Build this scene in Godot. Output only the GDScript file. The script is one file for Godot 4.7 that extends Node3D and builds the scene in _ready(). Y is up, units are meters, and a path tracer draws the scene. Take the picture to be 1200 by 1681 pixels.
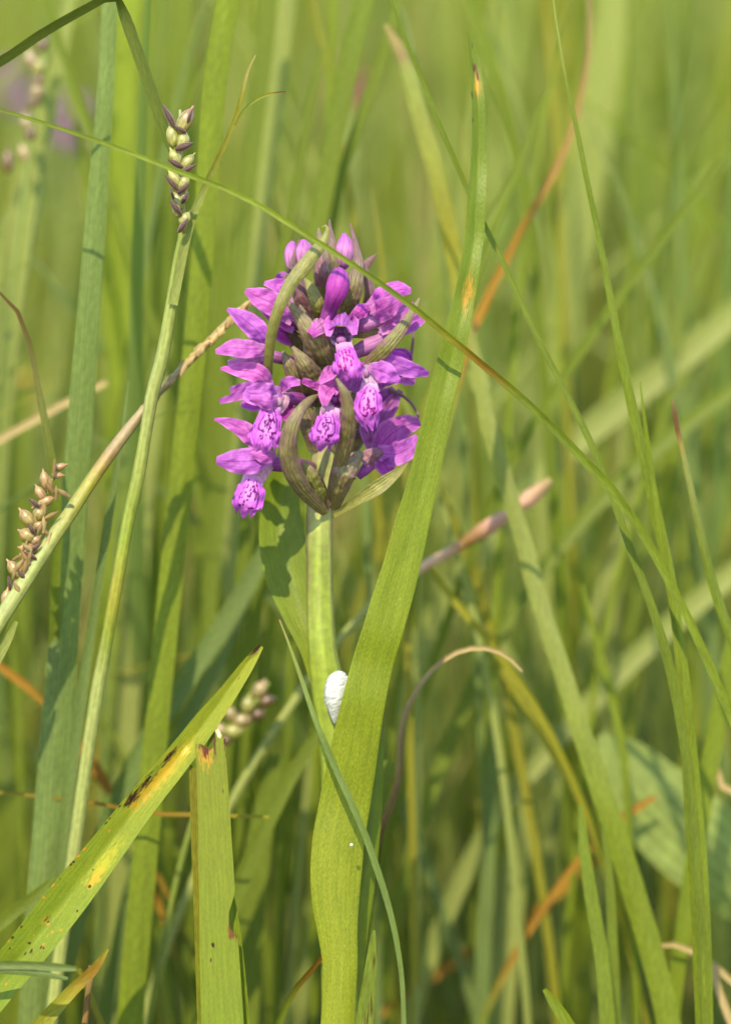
extends Node3D
# A marsh orchid among sedges and meadow grass, real size (metres). The place is laid out with at(): a point is given by where the
# line of sight to it crosses the plane through the flower (tenths of a millimetre) and by how many millimetres it stands behind that plane.
const STEP := 0.0001
const DIST := 0.47
var eye := Vector3(0, 0.262, DIST * cos(0.23))
var fwd: Vector3
var rgt := Vector3.RIGHT
var upv: Vector3
var ORG := Vector3.ZERO
var M := {}
var rng := RandomNumberGenerator.new()
var mot := FastNoiseLite.new()
var taken := {}
# leaf and flower colours, linear
const GREEN := Color(0.132, 0.168, 0.020)
const LIME := Color(0.160, 0.200, 0.018)
const BLUE := Color(0.135, 0.180, 0.050)
const PALE := Color(0.235, 0.260, 0.070)
const YELL := Color(0.260, 0.240, 0.025)
const TAN := Color(0.320, 0.240, 0.105)
const RUST := Color(0.215, 0.110, 0.014)
const BROWN := Color(0.110, 0.062, 0.018)
const MAG := Color(0.360, 0.092, 0.345)
const PINK := Color(0.520, 0.235, 0.450)
const PLUM := Color(0.190, 0.028, 0.165)
const WHITE := Color(0.430, 0.310, 0.360)
const OLIVE := Color(0.270, 0.275, 0.085)
const DUSK := Color(0.215, 0.120, 0.125)

func at(x: float, y: float, d: float) -> Vector3:
	var z := DIST + d * 0.001
	var k := STEP * z / DIST
	return eye + fwd * z + rgt * ((x - 600.0) * k) + upv * ((840.5 - y) * k)

func to_points(rows: Array) -> Array:
	var out := []
	for r in rows:
		if r is Vector4:
			out.append(r)
			continue
		var p := at(r[0], r[1], r[2])
		out.append(Vector4(p.x, p.y, p.z, r[3] * 0.5 * STEP * (DIST + r[2] * 0.001) / DIST))
	return out

func rooted(rows: Array) -> Array:   # carries the last visible direction on down to the ground
	var pts := to_points(rows)
	var a: Vector4 = pts[-2]
	var b: Vector4 = pts[-1]
	var pos := Vector3(b.x, b.y, b.z)
	var dir := (pos - Vector3(a.x, a.y, a.z)).normalized()
	var h := pos.y
	for i in 6:
		if pos.y <= 0.0:
			break
		dir = dir.lerp(Vector3.DOWN, 0.3).normalized()
		pos += dir * (h / 5.0 / maxf(0.3, -dir.y))
		pts.append(Vector4(pos.x, pos.y, pos.z, b.w * (1.0 - 0.04 * i)))
	pts[-1].y = minf(pts[-1].y, -0.004)
	return pts

func knots(pts: Array) -> PackedFloat32Array:
	var k := PackedFloat32Array([0.0])
	for i in range(1, pts.size()):
		var e: Vector4 = pts[i] - pts[i - 1]
		k.append(k[-1] + maxf(Vector3(e.x, e.y, e.z).length(), 1e-6))
	return k

func slope(pts: Array, k: PackedFloat32Array, i: int) -> Vector4:
	var n := pts.size()
	if i == 0:
		return (pts[1] - pts[0]) / (k[1] - k[0])
	if i == n - 1:
		return (pts[n - 1] - pts[n - 2]) / (k[n - 1] - k[n - 2])
	var a: Vector4 = (pts[i] - pts[i - 1]) / (k[i] - k[i - 1])
	var b: Vector4 = (pts[i + 1] - pts[i]) / (k[i + 1] - k[i])
	var w := (k[i] - k[i - 1]) / (k[i + 1] - k[i - 1])
	return a * (1.0 - w) + b * w

func along(pts: Array, k: PackedFloat32Array, s: float) -> Vector4:
	var i := 0
	while i < pts.size() - 2 and s > k[i + 1]:
		i += 1
	var h := k[i + 1] - k[i]
	var t := clampf((s - k[i]) / h, 0.0, 1.0)
	var t2 := t * t
	var t3 := t2 * t
	var v: Vector4 = pts[i] * (2 * t3 - 3 * t2 + 1) + slope(pts, k, i) * (h * (t3 - 2 * t2 + t)) + pts[i + 1] * (-2 * t3 + 3 * t2) + slope(pts, k, i + 1) * (h * (t3 - t2))
	v.w = maxf(v.w, 0.00002)
	return v

func tone(c, t: float) -> Color:
	if c is Color:
		return c
	var last = c[0]
	for e in c:
		if t <= e[0]:
			if e[0] - last[0] < 1e-6:
				return e[1]
			return (last[1] as Color).lerp(e[1], (t - last[0]) / (e[0] - last[0]))
		last = e
	return last[1]

func pair(v, t: float) -> float:
	return lerpf(v[0], v[1], t) if v is Array else float(v)

func begin() -> SurfaceTool:
	var st := SurfaceTool.new()
	st.begin(Mesh.PRIMITIVE_TRIANGLES)
	st.set_smooth_group(0)
	return st

func sheet(st: SurfaceTool, V: PackedVector3Array, C: PackedColorArray, T: PackedVector2Array, n: int, m: int, hole = null) -> void:
	for i in n:
		for j in m:
			if hole != null and hole.call((j + 0.5) / m * 2.0 - 1.0, (i + 0.5) / n):
				continue
			var a := i * (m + 1) + j
			for q in [a, a + 1, a + m + 1, a + 1, a + m + 2, a + m + 1]:
				st.set_color(C[q])
				st.set_uv(T[q])
				st.add_vertex(V[q])

func n3(p: Vector3, a: float, b: float) -> float:   # noise with a cycles per metre sideways and b upwards
	return mot.get_noise_3d(p.x * a * 100.0, p.y * b * 100.0, p.z * a * 100.0)

func mottled(c: Color, p: Vector3, amp: float, fr: float) -> Color:
	var v := 1.0 + amp * (n3(p, fr, fr * 0.5) + 0.8 * n3(p, fr * 0.12, fr * 0.06))
	return Color(c.r * v, c.g * v, c.b * v)

# A leaf, petal or bract: a curved sheet along rows of [x, y, d, width]. Options: n, m segments along and across; nrm the way it faces (right, up, to the eye);
# roll; cup, fold, wrap bend it across; lobe cuts the end as an orchid lip; warp(u, t) trims its outline; hole leaves gaps; c colours along; f(u, t, colour) across.
func ribbon(st: SurfaceTool, rows: Array, o := {}) -> void:
	var pts := to_points(rows)
	var k := knots(pts)
	var n: int = o.get("n", 24)
	var m: int = o.get("m", 6)
	var f = o.get("nrm", Vector3(0, 0, 1))
	var ref: Vector3 = (rgt * f.x + upv * f.y - fwd * f.z).normalized()
	var total := k[-1]
	var vl: float = o.get("vl", 0.02)
	var V := PackedVector3Array()
	var C := PackedColorArray()
	var T := PackedVector2Array()
	var lobe: bool = o.get("lobe", false)
	var wrap: float = o.get("wrap", 0.0)
	var amp: float = o.get("mot", 0.18)
	var wave: float = o.get("wave", 0.0)
	var crump: float = o.get("crump", 0.0)
	var ridge: float = o.get("ridge", 0.0)
	var rn: float = o.get("rn", 8.0)
	for i in n + 1:
		var t0 := float(i) / n
		for j in m + 1:
			var u := float(j) / m * 2.0 - 1.0
			var t := pow(t0, o.get("tp", 1.0))
			if o.has("warp"):
				var w: Vector2 = o.warp.call(u, t)
				u = w.x
				t = w.y
			var ts := t
			if lobe:
				var au := absf(u)
				var e := 1.0 - 0.19 * exp(-pow((au - 0.33) / 0.10, 2)) - 0.22 * smoothstep(0.45, 1.0, au) + 0.035 * sin(au * 26.0)
				ts = minf(t * e, 1.0)
			var s := ts * total
			var a := along(pts, k, s)
			var b := along(pts, k, minf(s + total * 0.004, total))
			var b0 := along(pts, k, maxf(s - total * 0.004, 0.0))
			var c3 := Vector3(a.x, a.y, a.z)
			var dir := Vector3(b.x - b0.x, b.y - b0.y, b.z - b0.z).normalized()
			var N := (ref - dir * ref.dot(dir)).normalized()
			var roll := pair(o.get("roll", 0.0), t)
			if o.has("rolls"):
				for e in o.rolls.size() - 1:
					if t >= o.rolls[e][0]:
						roll = lerpf(o.rolls[e][1], o.rolls[e + 1][1], clampf((t - o.rolls[e][0]) / (o.rolls[e + 1][0] - o.rolls[e][0]), 0.0, 1.0))
			if roll != 0.0:
				N = N.rotated(dir, deg_to_rad(roll))
			var B := dir.cross(N)
			var hw := a.w
			var p: Vector3
			if wrap > 0.0:
				p = c3 + B * (hw * sin(u * wrap) / sin(minf(wrap, PI / 2))) - N * (hw * (1.0 - cos(u * wrap)) / wrap * 1.2)
			else:
				var g := pair(o.get("cup", 0.0), t) * u * u + pair(o.get("fold", 0.0), t) * (sqrt(u * u + 0.02) - 0.14)
				if ridge > 0.0:
					g += ridge * cos(u * rn * PI)
				p = c3 + B * (hw * u) + N * (hw * g)
			if crump > 0.0:
				p += N * (hw * crump * (n3(p, 260.0, 260.0) + 0.35 * n3(p, 900.0, 900.0)))
			if wave > 0.0:
				p += N * (hw * wave * u * absf(u) * sin(t * 17.0 + u * 2.0))
			var col := mottled(tone(o.get("c", GREEN), ts), p, amp, o.get("fr", 900.0))
			if o.has("f"):
				col = o.f.call(u, ts, col, p)
			V.append(p - ORG)
			C.append(col)
			T.append(Vector2((u + 1.0) * 0.5, s / vl if not o.has("v1") else ts))
	sheet(st, V, C, T, n, m, o.get("hole"))

# A stem or other round thing along rows of [x, y, d, radius].
func tube(st: SurfaceTool, rows: Array, o := {}) -> void:
	var pts := to_points(rows)
	var k := knots(pts)
	var n: int = o.get("n", 16)
	var m: int = o.get("m", 10)
	var ref := (-fwd + upv * 0.17 + rgt * 0.11).normalized()
	var V := PackedVector3Array()
	var C := PackedColorArray()
	var T := PackedVector2Array()
	var rx: float = o.get("flat", 1.0)
	for i in n + 3:
		var t := clampf(float(i - 1) / n, 0.0, 1.0)
		var s := t * k[-1]
		var a := along(pts, k, s)
		var b := along(pts, k, minf(s + k[-1] * 0.01, k[-1]))
		var b0 := along(pts, k, maxf(s - k[-1] * 0.01, 0.0))
		var dir := Vector3(b.x - b0.x, b.y - b0.y, b.z - b0.z).normalized()
		var N := (ref - dir * ref.dot(dir)).normalized()
		var B := dir.cross(N)
		var r := a.w * 2.0 * (0.0 if i == 0 or i == n + 2 else 1.0)
		for j in m + 1:
			var an := TAU * j / m
			var p := Vector3(a.x, a.y, a.z) + (B * cos(an) + N * sin(an) * rx) * r
			if o.has("lumpy"):
				var e := n3(p, 1500.0, 1500.0) + 0.6 * n3(p, 3200.0, 3200.0)
				p += (B * cos(an) + N * sin(an)) * (r * o.lumpy * e)
			var col := mottled(tone(o.get("c", GREEN), t), p, o.get("mot", 0.18), o.get("fr", 900.0))
			if o.has("f"):
				col = o.f.call(float(j) / m, t, col, p)
			V.append(p - ORG)
			C.append(col)
			T.append(Vector2(float(j) / m, s / o.get("vl", 0.02)))
	sheet(st, V, C, T, n + 2, m)

func ball(st: SurfaceTool, c: Vector3, r: Vector3, col: Color, n := 8, bump := 0.0) -> void:
	var V := PackedVector3Array()
	var C := PackedColorArray()
	var T := PackedVector2Array()
	for i in n + 1:
		for j in 2 * n + 1:
			var a := PI * i / n
			var b := TAU * (j % (2 * n)) / (2 * n)
			var e := Vector3(sin(a) * cos(b), cos(a), sin(a) * sin(b))
			var p := c + Vector3(e.x * r.x, e.y * r.y, e.z * r.z) * (1.0 + bump * mot.get_noise_3d(e.x * 90, e.y * 90 + c.x * 9000, e.z * 90))
			V.append(p - ORG)
			C.append(col)
			T.append(Vector2(float(j) / n, float(i) / n))
	sheet(st, V, C, T, n, 2 * n)

func numbered(called: String) -> String:
	taken[called] = taken.get(called, -1) + 1
	return called if taken[called] == 0 else "%s_%03d" % [called, taken[called]]

func tag(o: Node3D, label: String, category: String, group := "", kind := "") -> void:
	if label: o.set_meta("label", label)
	if category: o.set_meta("category", category)
	if group: o.set_meta("group", group)
	if kind: o.set_meta("kind", kind)

func finish(st: SurfaceTool, called: String, mat: Material, parent: Node3D = null) -> MeshInstance3D:
	st.generate_normals()
	st.index()
	var o := MeshInstance3D.new()
	o.mesh = st.commit()
	o.material_override = mat
	if parent:
		o.name = called
		parent.add_child(o, true)
	else:
		o.name = numbered(called)
		add_child(o, true)
		o.position = ORG
	return o

func root(called: String, label: String, category: String, base: Vector3, group := "") -> Node3D:
	var o := Node3D.new()
	o.name = numbered(called)
	add_child(o, true)
	o.position = base
	ORG = base
	tag(o, label, category, group)
	return o

func blade(called: String, label: String, rows: Array, c, o := {}, category := "grass blade", group := "") -> MeshInstance3D:
	var pts := rooted(rows) if o.get("root", true) else to_points(rows)
	ORG = Vector3(pts[-1].x, pts[-1].y, pts[-1].z)
	var st := begin()
	o = o.duplicate()
	o.c = c
	if not o.has("n"): o.n = 36
	ribbon(st, pts, o)
	var b := finish(st, called, M[o.get("mat", "grass")])
	tag(b, label, category, group)
	return b

# ---------- textures
func tex(w: int, h: int, f: Callable) -> ImageTexture:
	var im := Image.create(w, h, false, Image.FORMAT_RGBA8)
	for y in h:
		for x in w:
			im.set_pixel(x, y, f.call((x + 0.5) / w, (y + 0.5) / h))
	return ImageTexture.create_from_image(im)

func bumps(w: int, h: int, strength: float, f: Callable) -> ImageTexture:
	var im := Image.create(w, h, false, Image.FORMAT_RGBA8)
	for y in h:
		for x in w:
			var v: float = f.call((x + 0.5) / w, (y + 0.5) / h)
			im.set_pixel(x, y, Color(v, v, v))
	im.bump_map_to_normal_map(strength)
	return ImageTexture.create_from_image(im)

func mat(tx, rough: float, back = null, nm = null, ns := 1.0, spec := 0.4) -> StandardMaterial3D:
	var m := StandardMaterial3D.new()
	m.vertex_color_use_as_albedo = true
	m.albedo_texture = tx
	m.roughness = rough
	m.metallic_specular = spec
	m.cull_mode = BaseMaterial3D.CULL_DISABLED
	if back != null:
		m.backlight_enabled = true
		m.backlight = back
	if nm != null:
		m.normal_enabled = true
		m.normal_texture = nm
		m.normal_scale = ns
	return m

func dab(im: Image, x: float, y: float, rx: float, ry: float, c: Color, soft := 0.5, ragged := 0.5) -> void:
	var w := im.get_width()
	var h := im.get_height()
	for py in range(maxi(0, int((y - ry * 1.8) * h)), mini(h, int((y + ry * 1.8) * h) + 1)):
		for px in range(maxi(0, int((x - rx * 1.8) * w)), mini(w, int((x + rx * 1.8) * w) + 1)):
			var e := Vector2((float(px) / w - x) / rx, (float(py) / h - y) / ry)
			var q := e.length() + ragged * mot.get_noise_2d(px * 9.0 + x * 777, py * 5.0)
			var a := 1.0 - smoothstep(1.0 - soft, 1.0, q)
			if a > 0.0:
				im.set_pixel(px, py, im.get_pixel(px, py).lerp(c, a * c.a))

func line(im: Image, pts: Array, r: float, c: Color) -> void:
	for i in pts.size() - 1:
		for s in 9:
			var p: Vector2 = pts[i].lerp(pts[i + 1], s / 9.0)
			dab(im, p.x, p.y, r, r, c, 0.6, 0.3)

func lip_tex(kind: int) -> ImageTexture:
	rng.seed = 40 + kind
	var im := Image.create(160, 200, false, Image.FORMAT_RGBA8)
	for y in 200:
		for x in 160:
			var u := absf(x / 80.0 - 1.0)
			var v := y / 200.0
			var core := (1.0 - smoothstep(0.2, 0.62, u)) * (1.0 - smoothstep(0.45, 0.95, v))
			var c := Color(0.62, 0.29, 0.65).lerp(Color(0.74, 0.43, 0.72), core)
			c = c.lerp(Color(0.71, 0.52, 0.64), 1.0 - smoothstep(0.03, 0.22, v))
			var nz := 1.0 + 0.09 * mot.get_noise_2d(x * 8.0 + kind * 500, y * 8.0)
			im.set_pixel(x, y, Color(c.r * nz, c.g * nz, c.b * nz))
	var dark: Color = [Color(0.46, 0.02, 0.36), Color(0.42, 0.02, 0.36), Color(0.30, 0.02, 0.30), Color(0.34, 0.02, 0.34)][kind]
	for s in [-1.0, 1.0]:
		var P := []
		var reach := rng.randf_range(0.70, 0.82)
		for i in 12:
			var q := i / 11.0
			P.append(Vector2(0.5 + s * (0.13 + 0.16 * sin(minf(q * 1.5, 1.0) * PI * 0.5) - 0.20 * smoothstep(0.72, 1.0, q)) + rng.randf_range(-0.012, 0.012), lerpf(0.16, reach, pow(q, 0.9)) - 0.07 * smoothstep(0.85, 1.0, q)))
		for i in 11:
			if rng.randf() < [0.35, 0.95, 0.8, 0.55][kind]:
				line(im, [P[i], P[i + 1]], rng.randf_range(0.016, 0.030), dark)
		if kind % 2 == 0:
			var Q := []
			for i in 6:
				Q.append(Vector2(0.5 + s * (0.07 + 0.05 * sin(i * 1.2)) + rng.randf_range(-0.02, 0.02), lerpf(0.25, 0.58, i / 5.0)))
			line(im, Q, 0.020, dark)
	for i in 26:
		var x := rng.randf_range(0.30, 0.70)
		var y := rng.randf_range(0.22, 0.72)
		var a := rng.randf_range(-1.2, 1.2)
		var l := rng.randf_range(0.01, 0.05)
		line(im, [Vector2(x, y), Vector2(x + l * sin(a), y + l * cos(a)), Vector2(x + l * 1.4 * sin(a + 0.9), y + l * 1.6 * cos(a + 0.9))], rng.randf_range(0.017, 0.027), dark)
	return ImageTexture.create_from_image(im)

func leaf_skin(w: int, h: int, len_mm: float, c0: Color, c1: Color, veins: float, seed_at: float) -> Image:   # sRGB colours from tip to base
	var im := Image.create(w, h, false, Image.FORMAT_RGBA8)
	for y in h:
		for x in w:
			var u := float(x) / w
			var v := float(y) / h
			var c := c0.lerp(c1, clampf(v + 0.25 * mot.get_noise_2d(x * 2.0 + seed_at, y * 1.2), 0.0, 1.0))
			var k := 1.0 + 0.015 * cos(u * TAU * veins) + 0.07 * mot.get_noise_2d(x * 5.0 + seed_at, y * 1.5 + 900.0) + 0.10 * mot.get_noise_2d(x * 22.0 + seed_at, y * 10.0) + 0.05 * mot.get_noise_2d(x * 40.0, y * 40.0 + seed_at)
			im.set_pixel(x, y, Color(c.r * k, c.g * k, c.b * k))
	return im

func materials() -> void:
	mot.seed = 7
	mot.frequency = 0.01
	mot.fractal_octaves = 3
	var streak := func(u: float, v: float) -> float:
		return 0.5 + 0.22 * cos(u * TAU * 7.0) + 0.18 * mot.get_noise_2d(u * 2600.0, v * 160.0) + 0.15 * mot.get_noise_2d(u * 900.0, v * 1400.0)
	var gt := tex(96, 256, func(u, v):
		var k: float = 0.80 + 0.2 * streak.call(u, v) + 0.10 * mot.get_noise_2d(u * 500.0 + 50.0, v * 900.0)
		return Color(k, k, k * 0.98))
	var gn := bumps(96, 256, 2.5, streak)
	M.grass = mat(gt, 0.46, Color(0.82, 0.90, 0.25), gn, 0.6, 0.25)
	M.meadow = mat(null, 0.5, Color(0.85, 0.92, 0.25), null, 1.0, 0.2)
	M.dry = mat(gt, 0.75, Color(0.4, 0.32, 0.2), gn, 0.9, 0.25)
	M.stem = mat(gt, 0.48, null, gn, 0.4, 0.4)
	M.stem.subsurf_scatter_enabled = false
	var cells := func(u: float, v: float) -> float:
		return 0.5 + 0.12 * cos(u * TAU * 11.0) + 0.30 * mot.get_noise_2d(u * 3000.0, v * 20000.0)
	var cn := bumps(160, 768, 1.6, cells)
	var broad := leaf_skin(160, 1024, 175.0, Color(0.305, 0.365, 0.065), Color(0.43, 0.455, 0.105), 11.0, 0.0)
	M.plain = mat(ImageTexture.create_from_image(broad), 0.42, Color(0.55, 0.65, 0.2), cn, 0.7, 0.28)
	broad = broad.duplicate()
	dab(broad, 0.36, 0.250, 0.30, 0.024, Color(0.60, 0.43, 0.12, 0.85), 0.8, 0.9)
	dab(broad, 0.42, 0.050, 0.34, 0.018, Color(0.62, 0.45, 0.13, 0.9), 0.8, 0.8)
	dab(broad, 0.46, 0.034, 0.20, 0.008, Color(0.26, 0.12, 0.05), 0.7, 1.0)
	dab(broad, 0.30, 0.042, 0.12, 0.006, Color(0.24, 0.11, 0.05), 0.7, 1.0)
	for q in [[0.93, 0.062], [0.95, 0.085], [0.95, 0.060], [0.4, 0.012]]:
		dab(broad, q[0], q[1], 0.06, 0.003, Color(0.22, 0.12, 0.05), 0.6, 0.8)
	for i in 24:
		dab(broad, rng.randf(), rng.randf_range(0.1, 0.95), 0.010, 0.0012, Color(0.62, 0.68, 0.36, 0.6), 0.6, 0.6)
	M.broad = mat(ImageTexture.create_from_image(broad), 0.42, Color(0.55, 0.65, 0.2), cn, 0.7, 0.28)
	var sick := leaf_skin(160, 1024, 75.0, Color(0.44, 0.455, 0.11), Color(0.36, 0.42, 0.10), 9.0, 300.0)
	for q in [[0.50, 0.32, 0.45, 0.11, 0.66, 0.56, 0.14, 0.5], [0.60, 0.36, 0.34, 0.09, 0.70, 0.50, 0.13, 0.5], [0.62, 0.42, 0.34, 0.06, 0.66, 0.50, 0.16, 0.55], [0.30, 0.585, 0.30, 0.09, 0.66, 0.60, 0.14, 0.5], [0.25, 0.62, 0.14, 0.035, 0.78, 0.52, 0.14, 0.5], [0.45, 0.28, 0.2, 0.02, 0.76, 0.62, 0.3, 0.8], [0.6, 0.76, 0.10, 0.018, 0.60, 0.48, 0.16, 0.55],
			[0.78, 0.315, 0.13, 0.040, 0.16, 0.09, 0.05, 1.0], [0.80, 0.375, 0.15, 0.045, 0.14, 0.08, 0.04, 1.0], [0.82, 0.43, 0.20, 0.035, 0.15, 0.09, 0.05, 1.0], [0.97, 0.10, 0.10, 0.05, 0.2, 0.11, 0.06, 0.9], [0.84, 0.45, 0.10, 0.010, 0.2, 0.1, 0.05, 0.9], [0.75, 0.0, 0.60, 0.045, 0.16, 0.09, 0.08, 1.0], [0.92, 0.055, 0.08, 0.03, 0.16, 0.09, 0.07, 1.0], [0.42, 0.085, 0.05, 0.006, 0.30, 0.14, 0.05, 0.9]]:
		dab(sick, q[0], q[1], q[2], q[3], Color(q[4], q[5], q[6], q[7]), 0.9, 0.55)
	rng.seed = 5
	for i in 46:
		var y := rng.randf_range(0.40, 0.97)
		dab(sick, rng.randf_range(0.1, 1.0) if i % 3 else 0.96, y, rng.randf_range(0.015, 0.045), rng.randf_range(0.002, 0.006), Color(0.20, 0.11, 0.05, 0.9) if i % 2 else Color(0.66, 0.42, 0.12, 0.9), 0.6, 0.9)
	dab(sick, 0.58, 0.755, 0.05, 0.010, Color(0.30, 0.17, 0.06, 0.9), 0.6, 1.0)
	M.sick = mat(ImageTexture.create_from_image(sick), 0.42, Color(0.55, 0.6, 0.2), cn, 0.6, 0.28)
	var cut := leaf_skin(160, 512, 52.0, Color(0.38, 0.40, 0.10), Color(0.36, 0.41, 0.10), 8.0, 600.0)
	for q in [[0.66, 0.085, 0.30, 0.050, 0.62, 0.46, 0.14, 0.8], [0.66, 0.055, 0.22, 0.045, 0.30, 0.14, 0.09, 1.0], [0.36, 0.02, 0.06, 0.09, 0.26, 0.13, 0.08, 0.9], [0.02, 0.05, 0.04, 0.05, 0.2, 0.1, 0.06, 0.9], [0.16, 0.63, 0.12, 0.03, 0.34, 0.20, 0.08, 0.9], [0.02, 0.61, 0.05, 0.06, 0.30, 0.15, 0.07, 0.95], [0.66, 0.67, 0.045, 0.010, 0.16, 0.09, 0.05, 1.0], [0.72, 0.715, 0.03, 0.007, 0.22, 0.12, 0.05, 0.8], [0.18, 0.20, 0.025, 0.008, 0.25, 0.15, 0.06, 0.8], [0.20, 0.02, 0.1, 0.02, 0.8, 0.74, 0.6, 0.9]]:
		dab(cut, q[0], q[1], q[2], q[3], Color(q[4], q[5], q[6], q[7]), 0.5, 0.7)
	M.cut = mat(ImageTexture.create_from_image(cut), 0.42, Color(0.55, 0.6, 0.2), cn, 0.6, 0.28)
	var speck := tex(192, 192, func(u, v):
		var k: float = 0.80 + 0.30 * mot.get_noise_2d(u * 9000.0, v * 9000.0) + 0.22 * mot.get_noise_2d(u * 2500.0 + 99.0, v * 700.0)
		var pu: float = clampf(0.5 + 1.6 * mot.get_noise_2d(u * 3000.0 + 333.0, v * 1500.0), 0.0, 1.0)
		return Color(k * lerpf(1.0, 0.98, pu), k * lerpf(1.0, 0.78, pu), k * lerpf(0.9, 1.0, pu)))
	var sn := bumps(192, 192, 3.0, func(u, v): return 0.5 + 0.5 * mot.get_noise_2d(u * 9000.0, v * 9000.0) + 0.12 * cos(u * TAU * 7.0))
	M.bract = mat(speck, 0.40, Color(0.70, 0.72, 0.35), sn, 0.9, 0.5)
	var pt := tex(160, 160, func(u, v):
		var x: float = absf(u - 0.5)
		var vein: float = exp(-pow(x / 0.018, 2)) * 0.28 + exp(-pow((x - 0.14 - 0.10 * sin(v * PI)) / 0.016, 2)) * 0.14 + exp(-pow((x - 0.24 - 0.12 * sin(v * PI)) / 0.014, 2)) * 0.09
		var k: float = 0.95 - vein + 0.10 * mot.get_noise_2d(u * 1400.0, v * 900.0) + 0.08 * mot.get_noise_2d(u * 6000.0, v * 5000.0)
		return Color(k, k * (0.96 - vein * 0.5), k))
	var pn := bumps(160, 160, 2.0, func(u, v): return 0.5 + 0.3 * mot.get_noise_2d(u * 2600.0, v * 700.0) + 0.35 * mot.get_noise_2d(u * 7000.0, v * 7000.0))
	M.petal = mat(pt, 0.50, Color(0.88, 0.60, 0.90), pn, 0.5, 0.35)
	M.lips = []
	for i in 4:
		M.lips.append(mat(lip_tex(i), 0.5, Color(0.65, 0.45, 0.68), pn, 0.5, 0.35))
	var sd := tex(96, 96, func(u, v):
		var k: float = 0.86 + 0.16 * cos(u * TAU * 9.0) * 0.5 + 0.22 * mot.get_noise_2d(u * 2400.0, v * 1500.0)
		return Color(k, k, k))
	M.seed = mat(sd, 0.38, null, null, 1.0, 0.5)
	M.froth = mat(null, 0.25, Color(0.5, 0.5, 0.5), null, 1.0, 0.5)
	var so := tex(256, 256, func(u, v):
		var k: float = 0.6 + 0.5 * mot.get_noise_2d(u * 1800.0, v * 1800.0) + 0.3 * mot.get_noise_2d(u * 7000.0, v * 7000.0)
		return Color(0.42 * k, 0.44 * k, 0.16 * k))
	M.soil = StandardMaterial3D.new()
	M.soil.albedo_texture = so
	M.soil.roughness = 0.95
	M.soil.uv1_triplanar = true
	M.soil.uv1_scale = Vector3(2.3, 2.3, 2.3)

func _ready() -> void:
	# ---- camera, sky, sun, exposure
	fwd = Vector3(0, -sin(0.23), -cos(0.23))
	upv = Vector3(0, cos(0.23), -sin(0.23))
	eye.y = 0.156 + DIST * sin(0.23)
	var cam := Camera3D.new()
	cam.name = "camera"
	add_child(cam)
	cam.position = eye
	cam.basis = Basis(rgt, upv, -fwd)
	var lens := CameraAttributesPhysical.new()
	lens.frustum_focal_length = 67.1
	lens.frustum_focus_distance = 0.461
	lens.frustum_near = 0.03
	lens.frustum_far = 400.0
	lens.exposure_aperture = 5.2
	cam.attributes = lens
	cam.current = true
	var env := Environment.new()
	env.background_mode = Environment.BG_SKY
	var sky := Sky.new()
	var air := ProceduralSkyMaterial.new()
	air.sky_top_color = Color(0.50, 0.60, 0.74)
	air.sky_horizon_color = Color(0.90, 0.92, 0.92)
	air.sky_energy_multiplier = 1.5
	air.sky_curve = 0.2
	air.ground_bottom_color = Color(0.22, 0.26, 0.12)
	air.ground_horizon_color = Color(0.40, 0.46, 0.26)
	sky.sky_material = air
	env.sky = sky
	env.tonemap_mode = Environment.TONE_MAPPER_LINEAR
	env.tonemap_exposure = 2.15
	env.sdfgi_enabled = true
	env.ssao_enabled = true
	env.ssil_enabled = true
	var we := WorldEnvironment.new()
	we.name = "world_environment"
	we.environment = env
	add_child(we)
	var sun := DirectionalLight3D.new()
	sun.name = "sun"
	sun.light_energy = 1.4
	sun.light_color = Color(1.0, 0.94, 0.82)
	sun.light_angular_distance = 0.5
	sun.shadow_enabled = true
	add_child(sun)
	var el := deg_to_rad(50.0)
	var az := deg_to_rad(-14.0)
	sun.look_at_from_position(Vector3(sin(az) * cos(el), sin(el), cos(az) * cos(el)) * 5.0, Vector3.ZERO)
	materials()
	ground()
	meadow()
	far_blades()
	middle_blades()
	front_blades()
	sedges()
	orchid()
	small_things()

func ground() -> void:
	var st := begin()
	ORG = Vector3.ZERO
	var g := 48
	var V := PackedVector3Array()
	var C := PackedColorArray()
	var T := PackedVector2Array()
	for i in g + 1:
		for j in g + 1:
			var a := (float(i) / g * 2.0 - 1.0)
			var b := (float(j) / g * 2.0 - 1.0)
			var p := Vector3(b * absf(b) * 90.0, 0.0, a * absf(a) * 90.0)
			p.y = 0.006 * mot.get_noise_2d(p.x * 300.0, p.z * 300.0) if p.length() > 0.1 else 0.0
			V.append(p)
			C.append(Color.WHITE)
			T.append(Vector2(p.x, p.z))
	sheet(st, V, C, T, g, g)
	var o := finish(st, "ground", M.soil)
	tag(o, "dark peaty meadow soil under the grass", "ground", "", "structure")

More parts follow.
